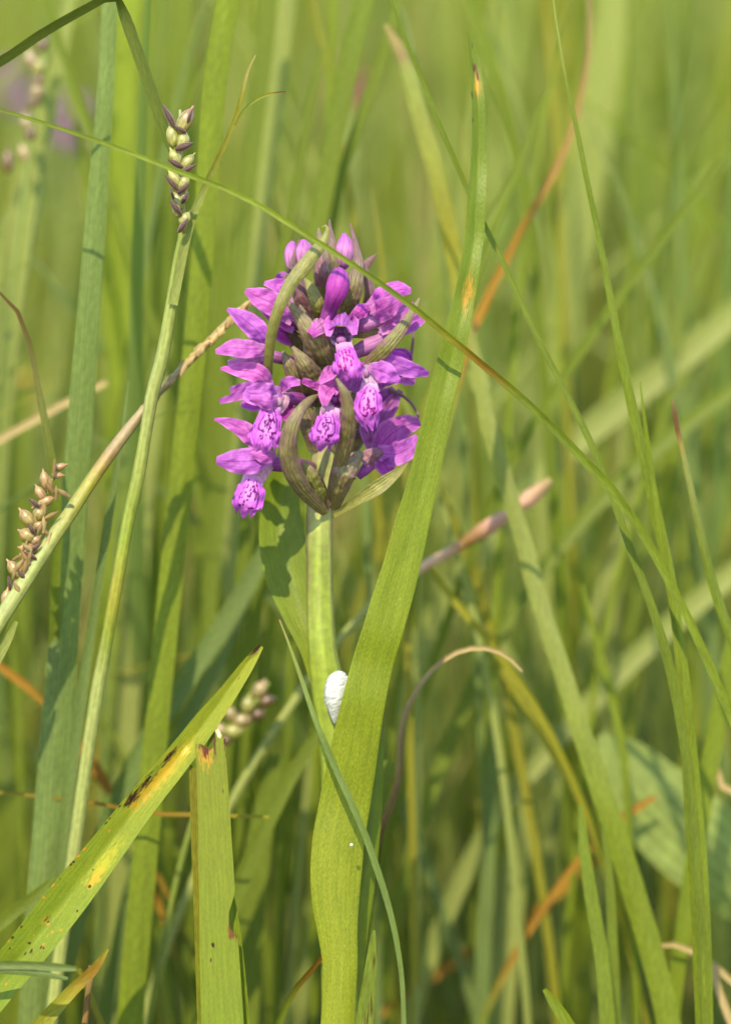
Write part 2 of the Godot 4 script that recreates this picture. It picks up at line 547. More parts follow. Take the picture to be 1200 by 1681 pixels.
func meadow() -> void:
	ORG = Vector3.ZERO
	rng.seed = 11
	var kinds := []
	for v in 7:   # unit-high blades, bent in different ways
		var st := begin()
		var bend := [0.06, 0.14, 0.28, 0.45, 0.1, 0.2, 0.6][v] as float
		var pts := []
		for i in 6:
			var t := i / 5.0
			pts.append(Vector4(0.03 * sin(t * 3.0 + v), t * (1.0 - 0.35 * bend * t), bend * t * t, 0.5 * (1.0 - pow(t, 2.2)) * 0.018 + 0.0005))
		ribbon(st, pts, {"n": 7, "m": 2, "fold": 0.5, "c": [[0.0, Color(1.0, 1.0, 0.9)], [0.85, Color(1, 1, 1)], [1.0, Color(1.15, 1.0, 0.7)]], "mot": 0.12, "fr": 20.0})
		st.generate_normals()
		st.index()
		kinds.append(st.commit())
	var lists := []
	for v in 7: lists.append([])
	var tints := [GREEN, LIME, BLUE, PALE, GREEN, LIME, PALE, PALE, BLUE, YELL * 0.8, TAN * 0.85]
	var zones := [[0.09, 0.45, 0.33, 820, 0.14, 0.30], [0.40, 0.9, 0.5, 1500, 0.18, 0.32], [0.9, 2.0, 0.9, 5000, 0.18, 0.34], [2.0, 6.0, 2.2, 13000, 0.2, 0.40], [6.0, 14.0, 5.0, 20000, 0.25, 0.5], [-0.10, 0.09, 0.45, 240, 0.12, 0.24], [0.10, 0.6, 0.5, 6500, 0.05, 0.14], [0.6, 1.6, 0.9, 9000, 0.05, 0.13], [1.6, 5.0, 2.0, 14000, 0.07, 0.2]]
	for z in zones:
		for i in z[3]:
			var d := rng.randf_range(z[0], z[1])
			var x := rng.randf_range(-z[2], z[2])
			if d < 0.09 and absf(x) < 0.11:
				continue
			if z[5] > 0.21 and d < 0.5 and x > -0.04 + 0.2 * (rng.randf() - 0.6) and rng.randf() < 0.45:
				continue
			var h := rng.randf_range(z[4], z[5])
			var lean := rng.randfn(0.0, 0.22)
			var b := Basis(Vector3.UP, rng.randf() * TAU) * Basis(Vector3.RIGHT, lean)
			if z[5] < 0.21: lean = rng.randfn(0.0, 0.55)
			var w := maxf(h, 0.12) * rng.randf_range(0.7, 1.7) * (0.5 if d < 0.5 else 0.9 if d < 2.0 else 1.8)
			b = b.scaled_local(Vector3(w, h, h))
			var c: Color = tints[rng.randi() % tints.size()]
			c = c * rng.randf_range(0.75, 1.25)
			lists[rng.randi() % 7].append([Transform3D(b, Vector3(x, -0.004, -d)), Color(c.r, c.g, c.b)])
	for v in 7:
		var mm := MultiMesh.new()
		mm.transform_format = MultiMesh.TRANSFORM_3D
		mm.use_colors = true
		mm.mesh = kinds[v]
		mm.instance_count = lists[v].size()
		for i in lists[v].size():
			mm.set_instance_transform(i, lists[v][i][0])
			mm.set_instance_color(i, lists[v][i][1])
		var o := MultiMeshInstance3D.new()
		o.multimesh = mm
		o.material_override = M.meadow
		o.name = numbered("meadow_grass")
		add_child(o, true)
		tag(o, "soft mass of green meadow grass filling the distance behind the orchid", "grass", "meadow grass behind the flower", "stuff")

func far_blades() -> void:
	var G := "blurred grass blades behind the orchid"
	var L := [
		["pale wide blurred blade rising right to the photo's edge at mid height", [[1260, 470, 95, 44], [1120, 585, 95, 46], [1000, 680, 92, 46], [880, 785, 88, 44]], PALE],
		["broad pale blurred streak of a blade in the upper right, behind the tall thin blade", [[1010, -20, 140, 50], [985, 150, 140, 62], [955, 330, 140, 64], [915, 600, 140, 60], [900, 900, 140, 56]], PALE],
		["faint blurred green blade slanting up to the right edge below the pale wide one", [[1220, 628, 70, 22], [1100, 715, 68, 26], [1000, 805, 66, 26], [890, 935, 64, 24], [820, 1040, 62, 22]], GREEN],
		["light blurred blade crossing the lower right from the right edge towards the bottom middle", [[1240, 910, 80, 34], [1130, 1000, 80, 36], [1000, 1120, 78, 34], [900, 1230, 76, 32], [820, 1330, 74, 30]], PALE],
		["olive blurred thin stem slanting from the upper right edge down behind the thin blades", [[1215, 222, 42, 12], [1120, 350, 44, 15], [1020, 480, 46, 17], [930, 610, 48, 17], [850, 740, 50, 16]], GREEN],
		["green blurred blade leaning left at the top right of the broad orchid leaf", [[765, -15, 60, 20], [800, 90, 60, 22], [838, 210, 60, 20], [862, 330, 62, 18], [880, 480, 64, 18]], GREEN],
		["wide bright blurred blade leaning right above the flower head", [[606, -20, 42, 34], [575, 90, 42, 36], [550, 220, 42, 34], [522, 370, 42, 32], [480, 560, 42, 30]], GREEN],
		["short blurred blade with blunt tip left of the flower's top", [[530, 78, 38, 10], [512, 160, 38, 16], [495, 260, 38, 17], [468, 400, 38, 18], [440, 560, 38, 18]], GREEN],
		["narrow straight blurred green stem directly above the flower head", [[548, -15, 52, 14], [544, 120, 52, 15], [540, 260, 52, 15], [534, 420, 52, 15]], LIME],
		["thin blurred blade bending right over the top centre of the photo", [[660, -15, 46, 14], [620, 110, 46, 16], [586, 210, 46, 17], [560, 290, 46, 16], [540, 420, 46, 16]], GREEN],
		["dark blurred upright blade left of the flower, second of the dark ones", [[446, -20, 60, 30], [425, 160, 60, 32], [405, 330, 60, 30], [385, 560, 58, 30], [350, 900, 56, 30]], GREEN],
		["pale wide blurred blade between the dark upright blade and the flower's upper left", [[470, -15, 75, 40], [447, 160, 75, 42], [425, 330, 75, 42], [400, 560, 72, 42], [380, 800, 70, 40]], PALE],
		["dark blurred blade standing between two pale ones at the upper left", [[248, -20, 80, 30], [242, 120, 80, 34], [238, 260, 80, 34], [236, 420, 80, 32], [234, 700, 80, 32]], GREEN],
		["light yellow-green wide blurred blade behind the sedge spike with seeds", [[215, -20, 95, 46], [212, 160, 95, 52], [206, 340, 95, 54], [202, 560, 95, 54], [196, 860, 95, 52]], LIME * 1.25],
		["olive thin blurred stem running diagonally across the upper left corner", [[75, -15, 55, 12], [105, 90, 55, 14], [138, 190, 55, 14], [165, 270, 55, 14], [210, 400, 55, 14], [250, 520, 55, 14], [300, 690, 55, 14]], GREEN],
		["pale bent blurred blade fanning down along the left edge", [[120, -15, 70, 20], [100, 90, 70, 26], [70, 210, 70, 40], [45, 320, 70, 56], [20, 450, 70, 60], [0, 620, 70, 60]], PALE],
		["tan blurred dry stem crossing to the left edge above the sedge fruits", [[175, 628, 50, 9], [120, 655, 48, 11], [60, 690, 46, 12], [-20, 732, 44, 13]], TAN],
		["blue-green blurred blade slanting down left of the orchid stem", [[470, 840, 34, 20], [425, 925, 34, 28], [370, 1020, 34, 30], [310, 1110, 34, 32], [230, 1240, 34, 34]], BLUE],
		["second blue-green blurred blade slanting beside the first, nearer the orchid stem", [[440, 900, 40, 16], [400, 990, 40, 22], [360, 1080, 40, 24], [300, 1200, 40, 26]], BLUE],
		["dark narrow blurred blade slanting into the shade below the froth", [[525, 1200, 30, 16], [480, 1270, 30, 24], [440, 1350, 30, 26], [395, 1450, 30, 28]], GREEN],
		["pale broad blurred blade standing low in the right half", [[868, 1310, 75, 26], [850, 1400, 75, 40], [835, 1520, 75, 44], [820, 1660, 75, 46]], PALE],
		["blue-green narrow blurred blade left of the low pale broad one", [[812, 1180, 60, 14], [808, 1300, 60, 20], [800, 1450, 60, 24], [790, 1620, 60, 26]], BLUE],
		["yellowish thin blurred stem slanting down to the right in the lower middle", [[815, 1085, 46, 9], [850, 1140, 46, 12], [900, 1225, 46, 13], [950, 1312, 46, 13], [1000, 1400, 46, 12]], YELL],
		["thin yellow blurred stem bent down from the broken dry spike", [[698, 920, 36, 10], [740, 980, 36, 11], [795, 1045, 36, 11], [860, 1130, 38, 11]], YELL],
		["bright lime blurred blade at the right edge low down", [[1215, 1010, 34, 22], [1190, 1120, 34, 30], [1165, 1250, 34, 30], [1140, 1400, 34, 28], [1110, 1600, 34, 26]], LIME],
		["tip of a thin faint green blade right of centre with rust tinge", [[897, 150, 40, 5], [875, 205, 40, 10], [850, 275, 40, 12], [820, 350, 40, 12], [790, 440, 40, 12]], GREEN],
		["upright green blurred blade below the froth, right of the sheath", [[640, 1250, 18, 18], [618, 1330, 16, 26], [606, 1420, 14, 28], [592, 1560, 10, 26], [580, 1690, 8, 22]], GREEN],
		["wide dull green blurred blade at the photo's left edge", [[30, 640, 110, 40], [25, 800, 110, 60], [20, 1000, 110, 64], [10, 1300, 110, 60]], GREEN],
		["mid green blurred blade filling the gap right of the diseased leaf's tip", [[455, 1240, 42, 22], [430, 1360, 42, 40], [415, 1480, 42, 46], [400, 1690, 42, 46]], GREEN],
		["light blurred blade between the tall bright blade and the seed sedge's stem", [[270, 560, 75, 24], [235, 800, 75, 40], [215, 1050, 75, 44], [200, 1300, 75, 44]], PALE],
		["grass blade with rust-orange tip lying low behind the sheath's foot", [[775, 1555, 75, 8], [740, 1585, 75, 16], [700, 1612, 75, 15], [655, 1640, 75, 10]], RUST],
		["rust-spotted dead blade low in the right half behind the lime blade", [[990, 1405, 80, 7], [955, 1430, 80, 14], [910, 1470, 80, 15], [870, 1505, 80, 9]], RUST],
		["short orange-brown dead blade in front of the big blurred leaf", [[1075, 1308, 50, 8], [1040, 1328, 50, 15], [1010, 1350, 50, 12]], RUST],
		["orange-brown withered blade at the left edge below the sedge fruits", [[-10, 1085, 40, 14], [25, 1110, 40, 20], [60, 1140, 40, 8]], RUST],
		["small orange withered blade curled behind the seed sedge's stem", [[112, 1195, 44, 8], [135, 1225, 44, 20], [160, 1265, 44, 24], [182, 1300, 44, 12]], RUST],
		["green blade tip leaning over the middle of the right half", [[955, 960, 44, 5], [975, 1040, 44, 11], [1000, 1130, 44, 13], [1020, 1220, 44, 13], [1030, 1340, 44, 12]], LIME],
		["tan curved dry blade at the lower right corner", [[1066, 1553, 30, 4], [1090, 1550, 30, 7], [1120, 1553, 30, 9], [1165, 1580, 30, 11], [1215, 1625, 30, 9]], TAN],
		["pink-tan dry stem bending out of the lower right corner", [[1170, 1590, 24, 10], [1182, 1635, 24, 13], [1205, 1690, 24, 13]], TAN],
		["small curled tan tip at the right edge beside the big blurred leaf", [[1172, 1240, 34, 6], [1168, 1265, 34, 10], [1185, 1290, 34, 11], [1215, 1305, 34, 11]], TAN],
		["broad soft green blade behind the seed sedge spike and the tall bright blade", [[300, -20, 110, 40], [290, 240, 110, 56], [280, 480, 110, 60], [270, 800, 110, 60]], GREEN],
		["deep green blurred blade right of the dark shaded fold near the flower's left", [[372, 430, 90, 30], [360, 600, 90, 44], [350, 800, 90, 50], [340, 1100, 90, 50]], GREEN],
	]
	for e in L:
		blade("grass_leaf", e[0], e[1], [[0.0, e[2]], [0.3, e[2]], [0.42, GREEN * 0.8], [1.0, GREEN * 0.8]] if e[2] == RUST else e[2], {"n": 22, "m": 4, "fold": 0.35, "roll": [8.0, -12.0], "mat": "dry" if e[2] == RUST or e[2] == TAN else "grass"}, "grass blade", G)

func middle_blades() -> void:
	var G := "grass blades just behind the orchid"
	blade("grass_leaf", "tall bright green blade with a dark right margin behind the seed sedge's leaf", [[378, -25, 22, 40], [362, 60, 22, 40], [350, 160, 22, 40], [340, 300, 22, 38], [326, 480, 22, 38], [308, 680, 22, 38], [285, 900, 22, 40], [262, 1130, 22, 40], [238, 1400, 22, 42], [212, 1690, 22, 44]], LIME, {"fold": -0.4, "roll": 6.0, "n": 50}, "grass blade", G)
	blade("grass_leaf", "wide blue-green ribbed blade crossed by the long thin one, far left of the flower", [[182, -25, 8, 26], [174, 140, 8, 27], [160, 330, 9, 33], [146, 520, 10, 38], [132, 700, 12, 42], [118, 900, 14, 44], [100, 1120, 16, 50], [84, 1330, 18, 54], [60, 1690, 20, 60]], BLUE * 1.15, {"fold": -0.25, "roll": -6.0, "ridge": 0.03, "rn": 7.0, "m": 14, "n": 50}, "grass blade", G)
	blade("grass_leaf", "long yellowish blade with brown withered tip behind the broad orchid leaf's left edge", [[632, 40, 40, 5], [650, 72, 40, 16], [668, 112, 40, 22], [685, 175, 40, 26], [704, 245, 40, 26], [726, 330, 40, 28], [744, 420, 40, 28], [760, 530, 40, 28], [790, 640, 38, 32]], [[0.0, TAN], [0.1, TAN * 0.8], [0.13, PALE * 1.1], [0.6, YELL * 0.9], [1.0, PALE]], {"roll": 8.0, "fold": -0.3, "root": false, "n": 50}, "grass blade", G)
	blade("grass_leaf", "long bent lime blade running from behind the broad leaf to the lower right", [[778, 590, 28, 20], [800, 690, 28, 28], [828, 790, 28, 29], [856, 880, 28, 28], [885, 990, 28, 31], [925, 1110, 27, 30], [960, 1220, 26, 33], [1000, 1340, 25, 37], [1045, 1480, 24, 38], [1100, 1690, 22, 39]], [[0.0, PALE], [0.25, PALE * 1.05], [0.45, LIME], [1.0, LIME * 1.1]], {"fold": -0.35, "n": 60, "roll": [14.0, -8.0]}, "grass blade", G)
	blade("grass_leaf", "orange-brown withered blade arching from the top down behind the broad leaf", [[966, -20, 52, 6], [967, 60, 52, 8], [955, 150, 52, 9], [935, 225, 52, 10], [900, 300, 52, 12], [866, 358, 52, 12], [845, 400, 52, 11], [818, 450, 52, 12], [790, 510, 52, 14], [768, 570, 39, 12], [738, 680, 36, 11], [705, 800, 32, 11], [668, 930, 28, 11], [635, 1060, 24, 11], [600, 1250, 18, 11], [575, 1500, 12, 10]], [[0.0, TAN * 0.55], [0.12, BROWN * 2.2], [0.16, RUST * 1.3], [0.27, RUST], [0.33, GREEN], [1.0, GREEN]], {"mat": "dry", "n": 50, "fold": 0.3}, "grass blade", G)
	blade("grass_leaf", "thin upright blade with needle tip left of the seed sedge's stem", [[211, 625, 8, 3], [203, 690, 8, 7], [190, 780, 8, 11], [176, 870, 9, 14], [160, 970, 10, 16], [142, 1090, 12, 18], [120, 1250, 13, 20], [90, 1500, 15, 22]], BLUE, {"fold": 0.4}, "grass blade", G)
	blade("grass_leaf", "curved thin blade with brown drying tip at the left edge above the sedge fruits", [[-8, 472, 4, 3], [12, 490, 4, 6], [32, 515, 4, 7], [48, 560, 4, 8], [62, 625, 5, 10], [76, 700, 6, 13], [90, 790, 8, 16], [96, 860, 10, 16], [92, 960, 13, 16]], [[0.0, BROWN], [0.03, BROWN], [0.10, OLIVE * 0.6], [0.2, GREEN], [1.0, GREEN]], {"fold": 0.5}, "grass blade", G)
	blade("grass_leaf", "upright pair-forming green blade in the lower right, left of the lime one", [[952, 1322, 14, 8], [958, 1390, 14, 18], [966, 1450, 14, 21], [982, 1540, 14, 23], [998, 1690, 14, 26]], GREEN * 1.15, {"fold": 0.3}, "grass blade", G)
	blade("grass_leaf", "narrow green blade close behind the upright pair-forming one", [[988, 1350, 20, 6], [998, 1420, 20, 12], [1004, 1520, 20, 16], [1010, 1690, 20, 18]], GREEN, {"fold": 0.3}, "grass blade", G)
	blade("grass_leaf", "thin blade with brown tip in front of the orchid sheath's foot on its left", [[553, 1528, -2, 2], [545, 1548, -2, 5], [528, 1572, 0, 8], [505, 1600, 3, 9], [480, 1632, 6, 10], [455, 1690, 9, 11]], [[0.0, BROWN * 1.8], [0.1, RUST * 0.7], [0.2, GREEN], [1.0, GREEN]], {"fold": 0.4}, "grass blade", G)
	blade("grass_leaf", "thin yellow stalk lying level behind the diseased leaf and the bitten leaf", [[442, 1341, 12, 5], [400, 1340, 12, 6], [330, 1337, 13, 7], [255, 1336, 14, 7], [180, 1322, 16, 6], [90, 1310, 18, 6], [-20, 1300, 20, 6]], [[0.0, YELL], [0.1, RUST], [0.25, YELL * 0.8], [1.0, GREEN]], {}, "grass blade", G)
	blade("grass_leaf", "thin green blade leaning right behind the tip of the lower left dead twig", [[130, 1590, 10, 6], [150, 1640, 10, 10], [170, 1690, 10, 12]], YELL * 0.7, {}, "grass blade", G)
	blade("grass_leaf", "green blade running up behind the diseased leaf's left side to the edge", [[90, 1440, 9, 4], [60, 1468, 9, 16], [20, 1500, 9, 22], [-30, 1540, 9, 24]], GREEN, {"fold": 0.3}, "grass blade", G)
	rng.seed = 91
	var told := {}
	for i in 78:
		var x := rng.randf_range(-120, 1330) if i % 3 else rng.randf_range(520, 1330)
		var d := rng.randf_range(44, 160)
		var top := rng.randf_range(-260, 1150)
		var lean := rng.randfn(0.0, 260.0)
		var w := rng.randf_range(7, 15)
		var c: Color = [GREEN, LIME, PALE, PALE, BLUE, YELL * 0.85, LIME][rng.randi() % 7]
		if d < 45 and absf(x + lean * 0.4 - 560) < 190:
			d += 50
		if d < 85 and x > 930:
			d += 60
		var hue: String = {GREEN: "mid green", LIME: "lime green", PALE: "pale green", BLUE: "bluish green"}.get(c, "yellowish")
		var way := "upright" if absf(lean) < 90 else "right-leaning" if lean > 0 else "left-leaning"
		var mid := x + lean * 0.36
		var spot: String = "by the left edge" if mid < 120 else "behind the seed sedge" if mid < 340 else "left of the orchid" if mid < 500 else "behind the orchid stem" if mid < 690 else "behind the broad leaf" if mid < 830 else "near the bent lime blade" if mid < 980 else "behind the crossing blades" if mid < 1130 else "by the right edge"
		var end := "running out at the top" if top < 0 else "tip high up" if top < 330 else "tip at flower height" if top < 750 else "short, tip low down"
		var said := "thin soft %s %s blade %s, %s" % [hue, way, spot, end]
		if told.has(said):
			said = "%s thin soft %s %s blade %s" % [["wider", "narrower"][int(w < told[said])], hue, way, spot]
		told[said] = w
		blade("grass_leaf", said, [[x + lean, top, d, 2], [x + lean * 0.72, top + 160, d, w * 0.7], [x + lean * 0.36, top + 460, d - 4, w], [x + lean * 0.1, top + 900, d - 6, w]], [[0.0, c.lerp(TAN, 0.5)], [0.06, c], [1.0, c]], {"n": 18, "m": 4, "fold": 0.4, "roll": [rng.randf_range(-40, 40), rng.randf_range(-40, 40)]}, "grass blade", "thin blades in the middle distance")
	# dry curled blade
	blade("withered_leaf", "curled dead brown blade arching over beside the broad leaf's base", [[857, 1102, 14, 3], [836, 1080, 14, 6], [808, 1066, 14, 8], [776, 1064, 14, 8], [745, 1073, 13, 8], [715, 1094, 13, 8], [690, 1125, 12, 8], [670, 1160, 12, 9], [660, 1195, 12, 10], [658, 1235, 12, 10], [656, 1275, 12, 11], [645, 1315, 13, 12], [628, 1360, 14, 13], [615, 1440, 16, 12]], [[0.0, TAN], [0.2, TAN * 0.7], [0.35, BROWN * 1.1], [0.55, BROWN * 0.9], [0.7, RUST * 0.5], [1.0, GREEN]], {"mat": "dry", "fold": 0.8, "n": 60, "roll": [0.0, 50.0]}, "withered blade", "")
	# broken dry spike
	ORG = Vector3.ZERO
	var pts := rooted([[905, 788, 34, 12], [885, 805, 34, 24], [862, 824, 34, 26], [842, 838, 34, 12], [822, 852, 34, 22], [795, 870, 34, 26], [770, 886, 34, 20], [735, 908, 34, 17], [695, 930, 34, 16], [640, 970, 34, 15]])
	ORG = Vector3(pts[-1].x, pts[-1].y, pts[-1].z)
	var st := begin()
	var cc := [[0.0, TAN * 0.8], [0.03, Color(0.42, 0.25, 0.17)], [0.07, Color(0.40, 0.22, 0.16)], [0.09, BROWN * 1.5], [0.105, BROWN * 1.5], [0.12, Color(0.5, 0.33, 0.2)], [0.17, Color(0.5, 0.33, 0.2)], [0.19, PALE], [1.0, PALE]]
	ribbon(st, pts, {"c": cc, "n": 70, "cup": -0.8})
	tag(finish(st, "grass_stalk", M.dry), "slanting grass stem with two pinkish tan dry sheaths, right of the broad leaf", "grass stem")

func front_blades() -> void:
	var N := {"fold": 0.45, "n": 60}
	blade("grass_leaf", "long thin blade sweeping from the left edge across the flower head to the lower right", [[-30, 172, -14, 5], [0, 181, -14, 6], [75, 203, -14, 7], [150, 228, -14, 8], [225, 255, -14, 8], [300, 284, -15, 9], [360, 306, -15, 9], [425, 337, -16, 9], [490, 377, -17, 9], [550, 415, -18, 9], [610, 455, -18, 9], [670, 498, -17, 10], [735, 551, -15, 11], [800, 605, -13, 12], [850, 648, -12, 13], [905, 700, -11, 14], [955, 752, -10, 15], [1000, 800, -9, 16], [1045, 862, -8, 15], [1090, 940, -7, 15], [1135, 1030, -6, 15], [1175, 1120, -5, 15], [1215, 1215, -4, 15]], [[0.0, GREEN], [0.18, LIME], [0.25, GREEN], [0.29, YELL * 0.75], [0.31, RUST * 0.8], [0.34, GREEN], [0.5, LIME], [0.62, GREEN], [1.0, LIME * 0.9]], {"fold": 0.45, "n": 160, "mot": 0.3, "rolls": [[0.0, -15.0], [0.3, 18.0], [0.5, -12.0], [0.7, 25.0], [1.0, 0.0]]}, "grass blade")
	blade("grass_leaf", "thin arching blade from the top centre passing behind the broad leaf, then down the right", [[636, -20, 3, 5], [655, 40, 3, 6], [690, 125, 4, 8], [725, 215, 4, 9], [762, 300, 5, 9], [795, 370, 5, 9], [830, 440, 4, 9], [865, 518, 3, 9], [900, 590, 2, 10], [940, 668, 1, 11], [978, 748, 0, 12], [1005, 818, 0, 12], [1035, 905, 0, 13], [1065, 985, 0, 14], [1090, 1065, 0, 16], [1110, 1150, 1, 17], [1126, 1250, 2, 18], [1140, 1400, 3, 18], [1150, 1550, 4, 18], [1156, 1690, 5, 18]], [[0.0, GREEN], [0.6, GREEN], [1.0, LIME]], {"fold": 0.45, "n": 110, "roll": [0.0, -18.0]}, "grass blade")
	blade("grass_leaf", "tallest straight thin blade on the right, its fine tip at the top edge", [[906, -18, -2, 2], [912, 30, -2, 3], [921, 85, -2, 4], [931, 140, -2, 5], [945, 205, -1, 8], [962, 290, -1, 9], [980, 375, 0, 10], [998, 470, 0, 11], [1018, 575, 0, 14], [1040, 680, 1, 17], [1062, 775, 1, 19], [1082, 865, 2, 19], [1100, 950, 2, 18], [1116, 1060, 3, 17], [1128, 1160, 3, 18], [1140, 1290, 4, 20], [1150, 1430, 4, 24], [1155, 1560, 4, 26], [1158, 1690, 5, 26]], [[0.0, PALE], [0.1, GREEN], [0.5, LIME], [1.0, LIME]], {"fold": -0.4, "n": 100}, "grass blade")
	blade("grass_leaf", "short side blade splitting from the tallest right blade", [[1050, 627, -1, 2], [1054, 660, -1, 4], [1060, 710, 0, 7], [1068, 770, 1, 9], [1078, 840, 1, 10], [1090, 920, 2, 10], [1103, 1000, 3, 10], [1112, 1080, 3, 10], [1120, 1200, 4, 12], [1134, 1400, 4, 14], [1148, 1690, 5, 14]], LIME, N, "grass blade")
	blade("grass_leaf", "dark narrow blade with a red-brown tip at the right edge", [[1103, 655, 4, 4], [1107, 675, 4, 7], [1111, 702, 4, 8], [1119, 735, 4, 8], [1130, 785, 4, 10], [1142, 840, 4, 12], [1156, 905, 4, 15], [1175, 975, 4, 16], [1205, 1060, 4, 17], [1230, 1140, 4, 17]], [[0.0, TAN * 0.6], [0.012, Color(0.13, 0.06, 0.03)], [0.03, Color(0.14, 0.06, 0.03)], [0.036, Color(0.32, 0.19, 0.04)], [0.05, OLIVE * 0.8], [0.15, GREEN], [1.0, GREEN]], {"fold": -0.6, "n": 70}, "grass blade")
	blade("grass_leaf", "blue-green thin blade with pale needle tip crossing in front of the orchid sheath", [[459, 1017, -16, 2], [470, 1045, -16, 3], [482, 1078, -16, 5], [497, 1120, -16, 7], [512, 1165, -16, 8], [532, 1217, -16, 10], [555, 1270, -15, 11], [580, 1325, -15, 11], [600, 1372, -14, 11], [620, 1430, -13, 11], [638, 1488, -12, 10], [650, 1540, -11, 9], [659, 1600, -10, 8], [663, 1690, -9, 8]], [[0.0, TAN], [0.025, PALE], [0.1, BLUE * 1.2], [1.0, BLUE * 1.1]], {"fold": 0.4, "n": 70}, "grass blade")
	# folded dark blade at the top left
	blade("folded_leaf", "dark green blade folded over at the top edge, its end behind the sedge seeds", [[283, 252, -4, 22], [272, 217, -5, 44], [257, 170, -6, 50], [240, 120, -7, 51], [222, 68, -8, 50], [205, 20, -9, 46], [197, 0, -10, 26], [186, -8, -10, 18], [170, -2, -11, 22], [140, 14, -12, 24], [100, 36, -13, 25], [60, 60, -14, 26], [20, 88, -15, 27], [-30, 118, -16, 28]], [[0.0, GREEN], [0.3, GREEN], [0.36, GREEN], [0.42, OLIVE], [0.5, GREEN], [0.53, RUST * 0.6], [0.56, GREEN], [1.0, GREEN]], {"mat": "stem", "fold": [0.05, 0.6], "n": 120, "rolls": [[0.0, -66.0], [0.32, -66.0], [0.42, -10.0], [1.0, -20.0]]}, "grass blade")
	# spent sedge stem with brown spike
	# short cut double blade
	ORG = Vector3.ZERO
	var cut := root("cut_leaf", "short grey-green cut blade, split in two, poking in at the lower left edge", "grass blade", at(-60, 1588, -20))
	var st := begin()
	ribbon(st, [[126, 1590, -20, 8], [100, 1588, -20, 13], [60, 1585, -20, 14], [10, 1584, -20, 14], [-60, 1588, -20, 14]], {"c": BLUE * 0.95, "fold": 0.5, "n": 20})
	finish(st, "blade_half", M.grass, cut)
	st = begin()
	ribbon(st, [[112, 1607, -20, 5], [85, 1602, -20, 10], [50, 1597, -20, 11], [10, 1594, -20, 11], [-60, 1594, -19, 11]], {"c": BLUE, "fold": -0.3, "n": 20})
	finish(st, "blade_half", M.grass, cut)
	st = begin()
	var pts := rooted([[-60, 1590, -20, 16], [-100, 1610, -20, 16]])
	ribbon(st, pts, {"c": BLUE, "fold": 0.3})
	finish(st, "blade_base", M.grass, cut)
	# bottom right cut tip
	blade("cut_leaf", "bright cut blade with a blunt tip at the bottom edge, right half", [[893, 1624, -3, 7], [900, 1634, -3, 14], [915, 1655, -3, 18], [938, 1692, -3, 22]], LIME, {"fold": 0.5}, "grass blade")
	# brown twig
	pts = rooted([[152, 1586, -4, 6], [149, 1600, -4, 5.5], [145, 1630, -4, 5], [139, 1690, -4, 5.5]])
	ORG = Vector3(pts[-1].x, pts[-1].y, pts[-1].z)
	st = begin()
	tube(st, pts, {"c": [[0.0, TAN * 0.5], [0.06, BROWN * 1.6], [1.0, BROWN * 1.3]], "mot": 0.5, "n": 24})
	tag(finish(st, "dead_twig", M.dry), "grey-brown dead twig stub at the bottom edge, lower left", "twig")
	diseased_leaf()
	bitten_leaf()
	# spotted short leaf tip
	blade("spotted_leaf", "short pointed green leaf tip with brown specks beside the orchid's foot", [[614, 1527, -6, 4], [613, 1540, -6, 10], [611, 1565, -6, 16], [607, 1600, -6, 21], [602, 1645, -6, 26], [596, 1695, -6, 29]], GREEN * 1.05, {"fold": 0.3, "n": 60, "m": 16, "mot": 0.3, "f": func(u, t, c, p):
		var s := n3(p, 1500.0, 1000.0)
		return c.lerp(BROWN * 0.6, smoothstep(0.22 - 0.25 * smoothstep(0.75, 1.0, u), 0.42, s))}, "leaf")

func diseased_leaf() -> void:
	var pts := rooted([[429, 1060, -12, 9], [412, 1082, -12, 21], [385, 1120, -12, 31], [345, 1176, -12, 39], [290, 1248, -12, 45], [230, 1321, -12, 51], [170, 1400, -12, 59], [115, 1470, -12, 67], [60, 1540, -12, 67], [0, 1613, -12, 64], [-60, 1690, -12, 62]])
	var base := Vector3(pts[-1].x, pts[-1].y, pts[-1].z)
	var r := root("diseased_leaf", "big slanting yellow-green leaf with dark brown rotten patches at the lower left", "leaf", base)
	var st := begin()
	ribbon(st, pts, {"c": Color.WHITE, "mot": 0.05, "fold": [0.75, 0.30], "cup": -0.12, "n": 180, "m": 24, "tp": 1.4, "vl": 0.0735, "wave": 0.02,
		"warp": func(u, t):
			var bite := 0.25 * smoothstep(0.05, 0.0, absf(t - 0.035) - 0.012)
			return Vector2(minf(u, 1.0 - bite), t),
		"hole": func(u, t): return Vector2((u - 0.60) / 0.16, (t - 0.268) / 0.013).length() < 1.0 + 0.3 * sin(u * 40.0)})
	finish(st, "leaf_blade", M.sick, r)
	st = begin()
	ribbon(st, [[178, 1558, -9, 4], [160, 1585, -9, 14], [120, 1625, -9, 20], [60, 1690, -9, 26], [-10, 1760, -9, 30]], {"c": [[0.0, YELL], [0.15, RUST * 1.1], [0.4, YELL * 1.1], [1.0, LIME]], "fold": 0.4})
	finish(st, "folded_margin", M.grass, r)

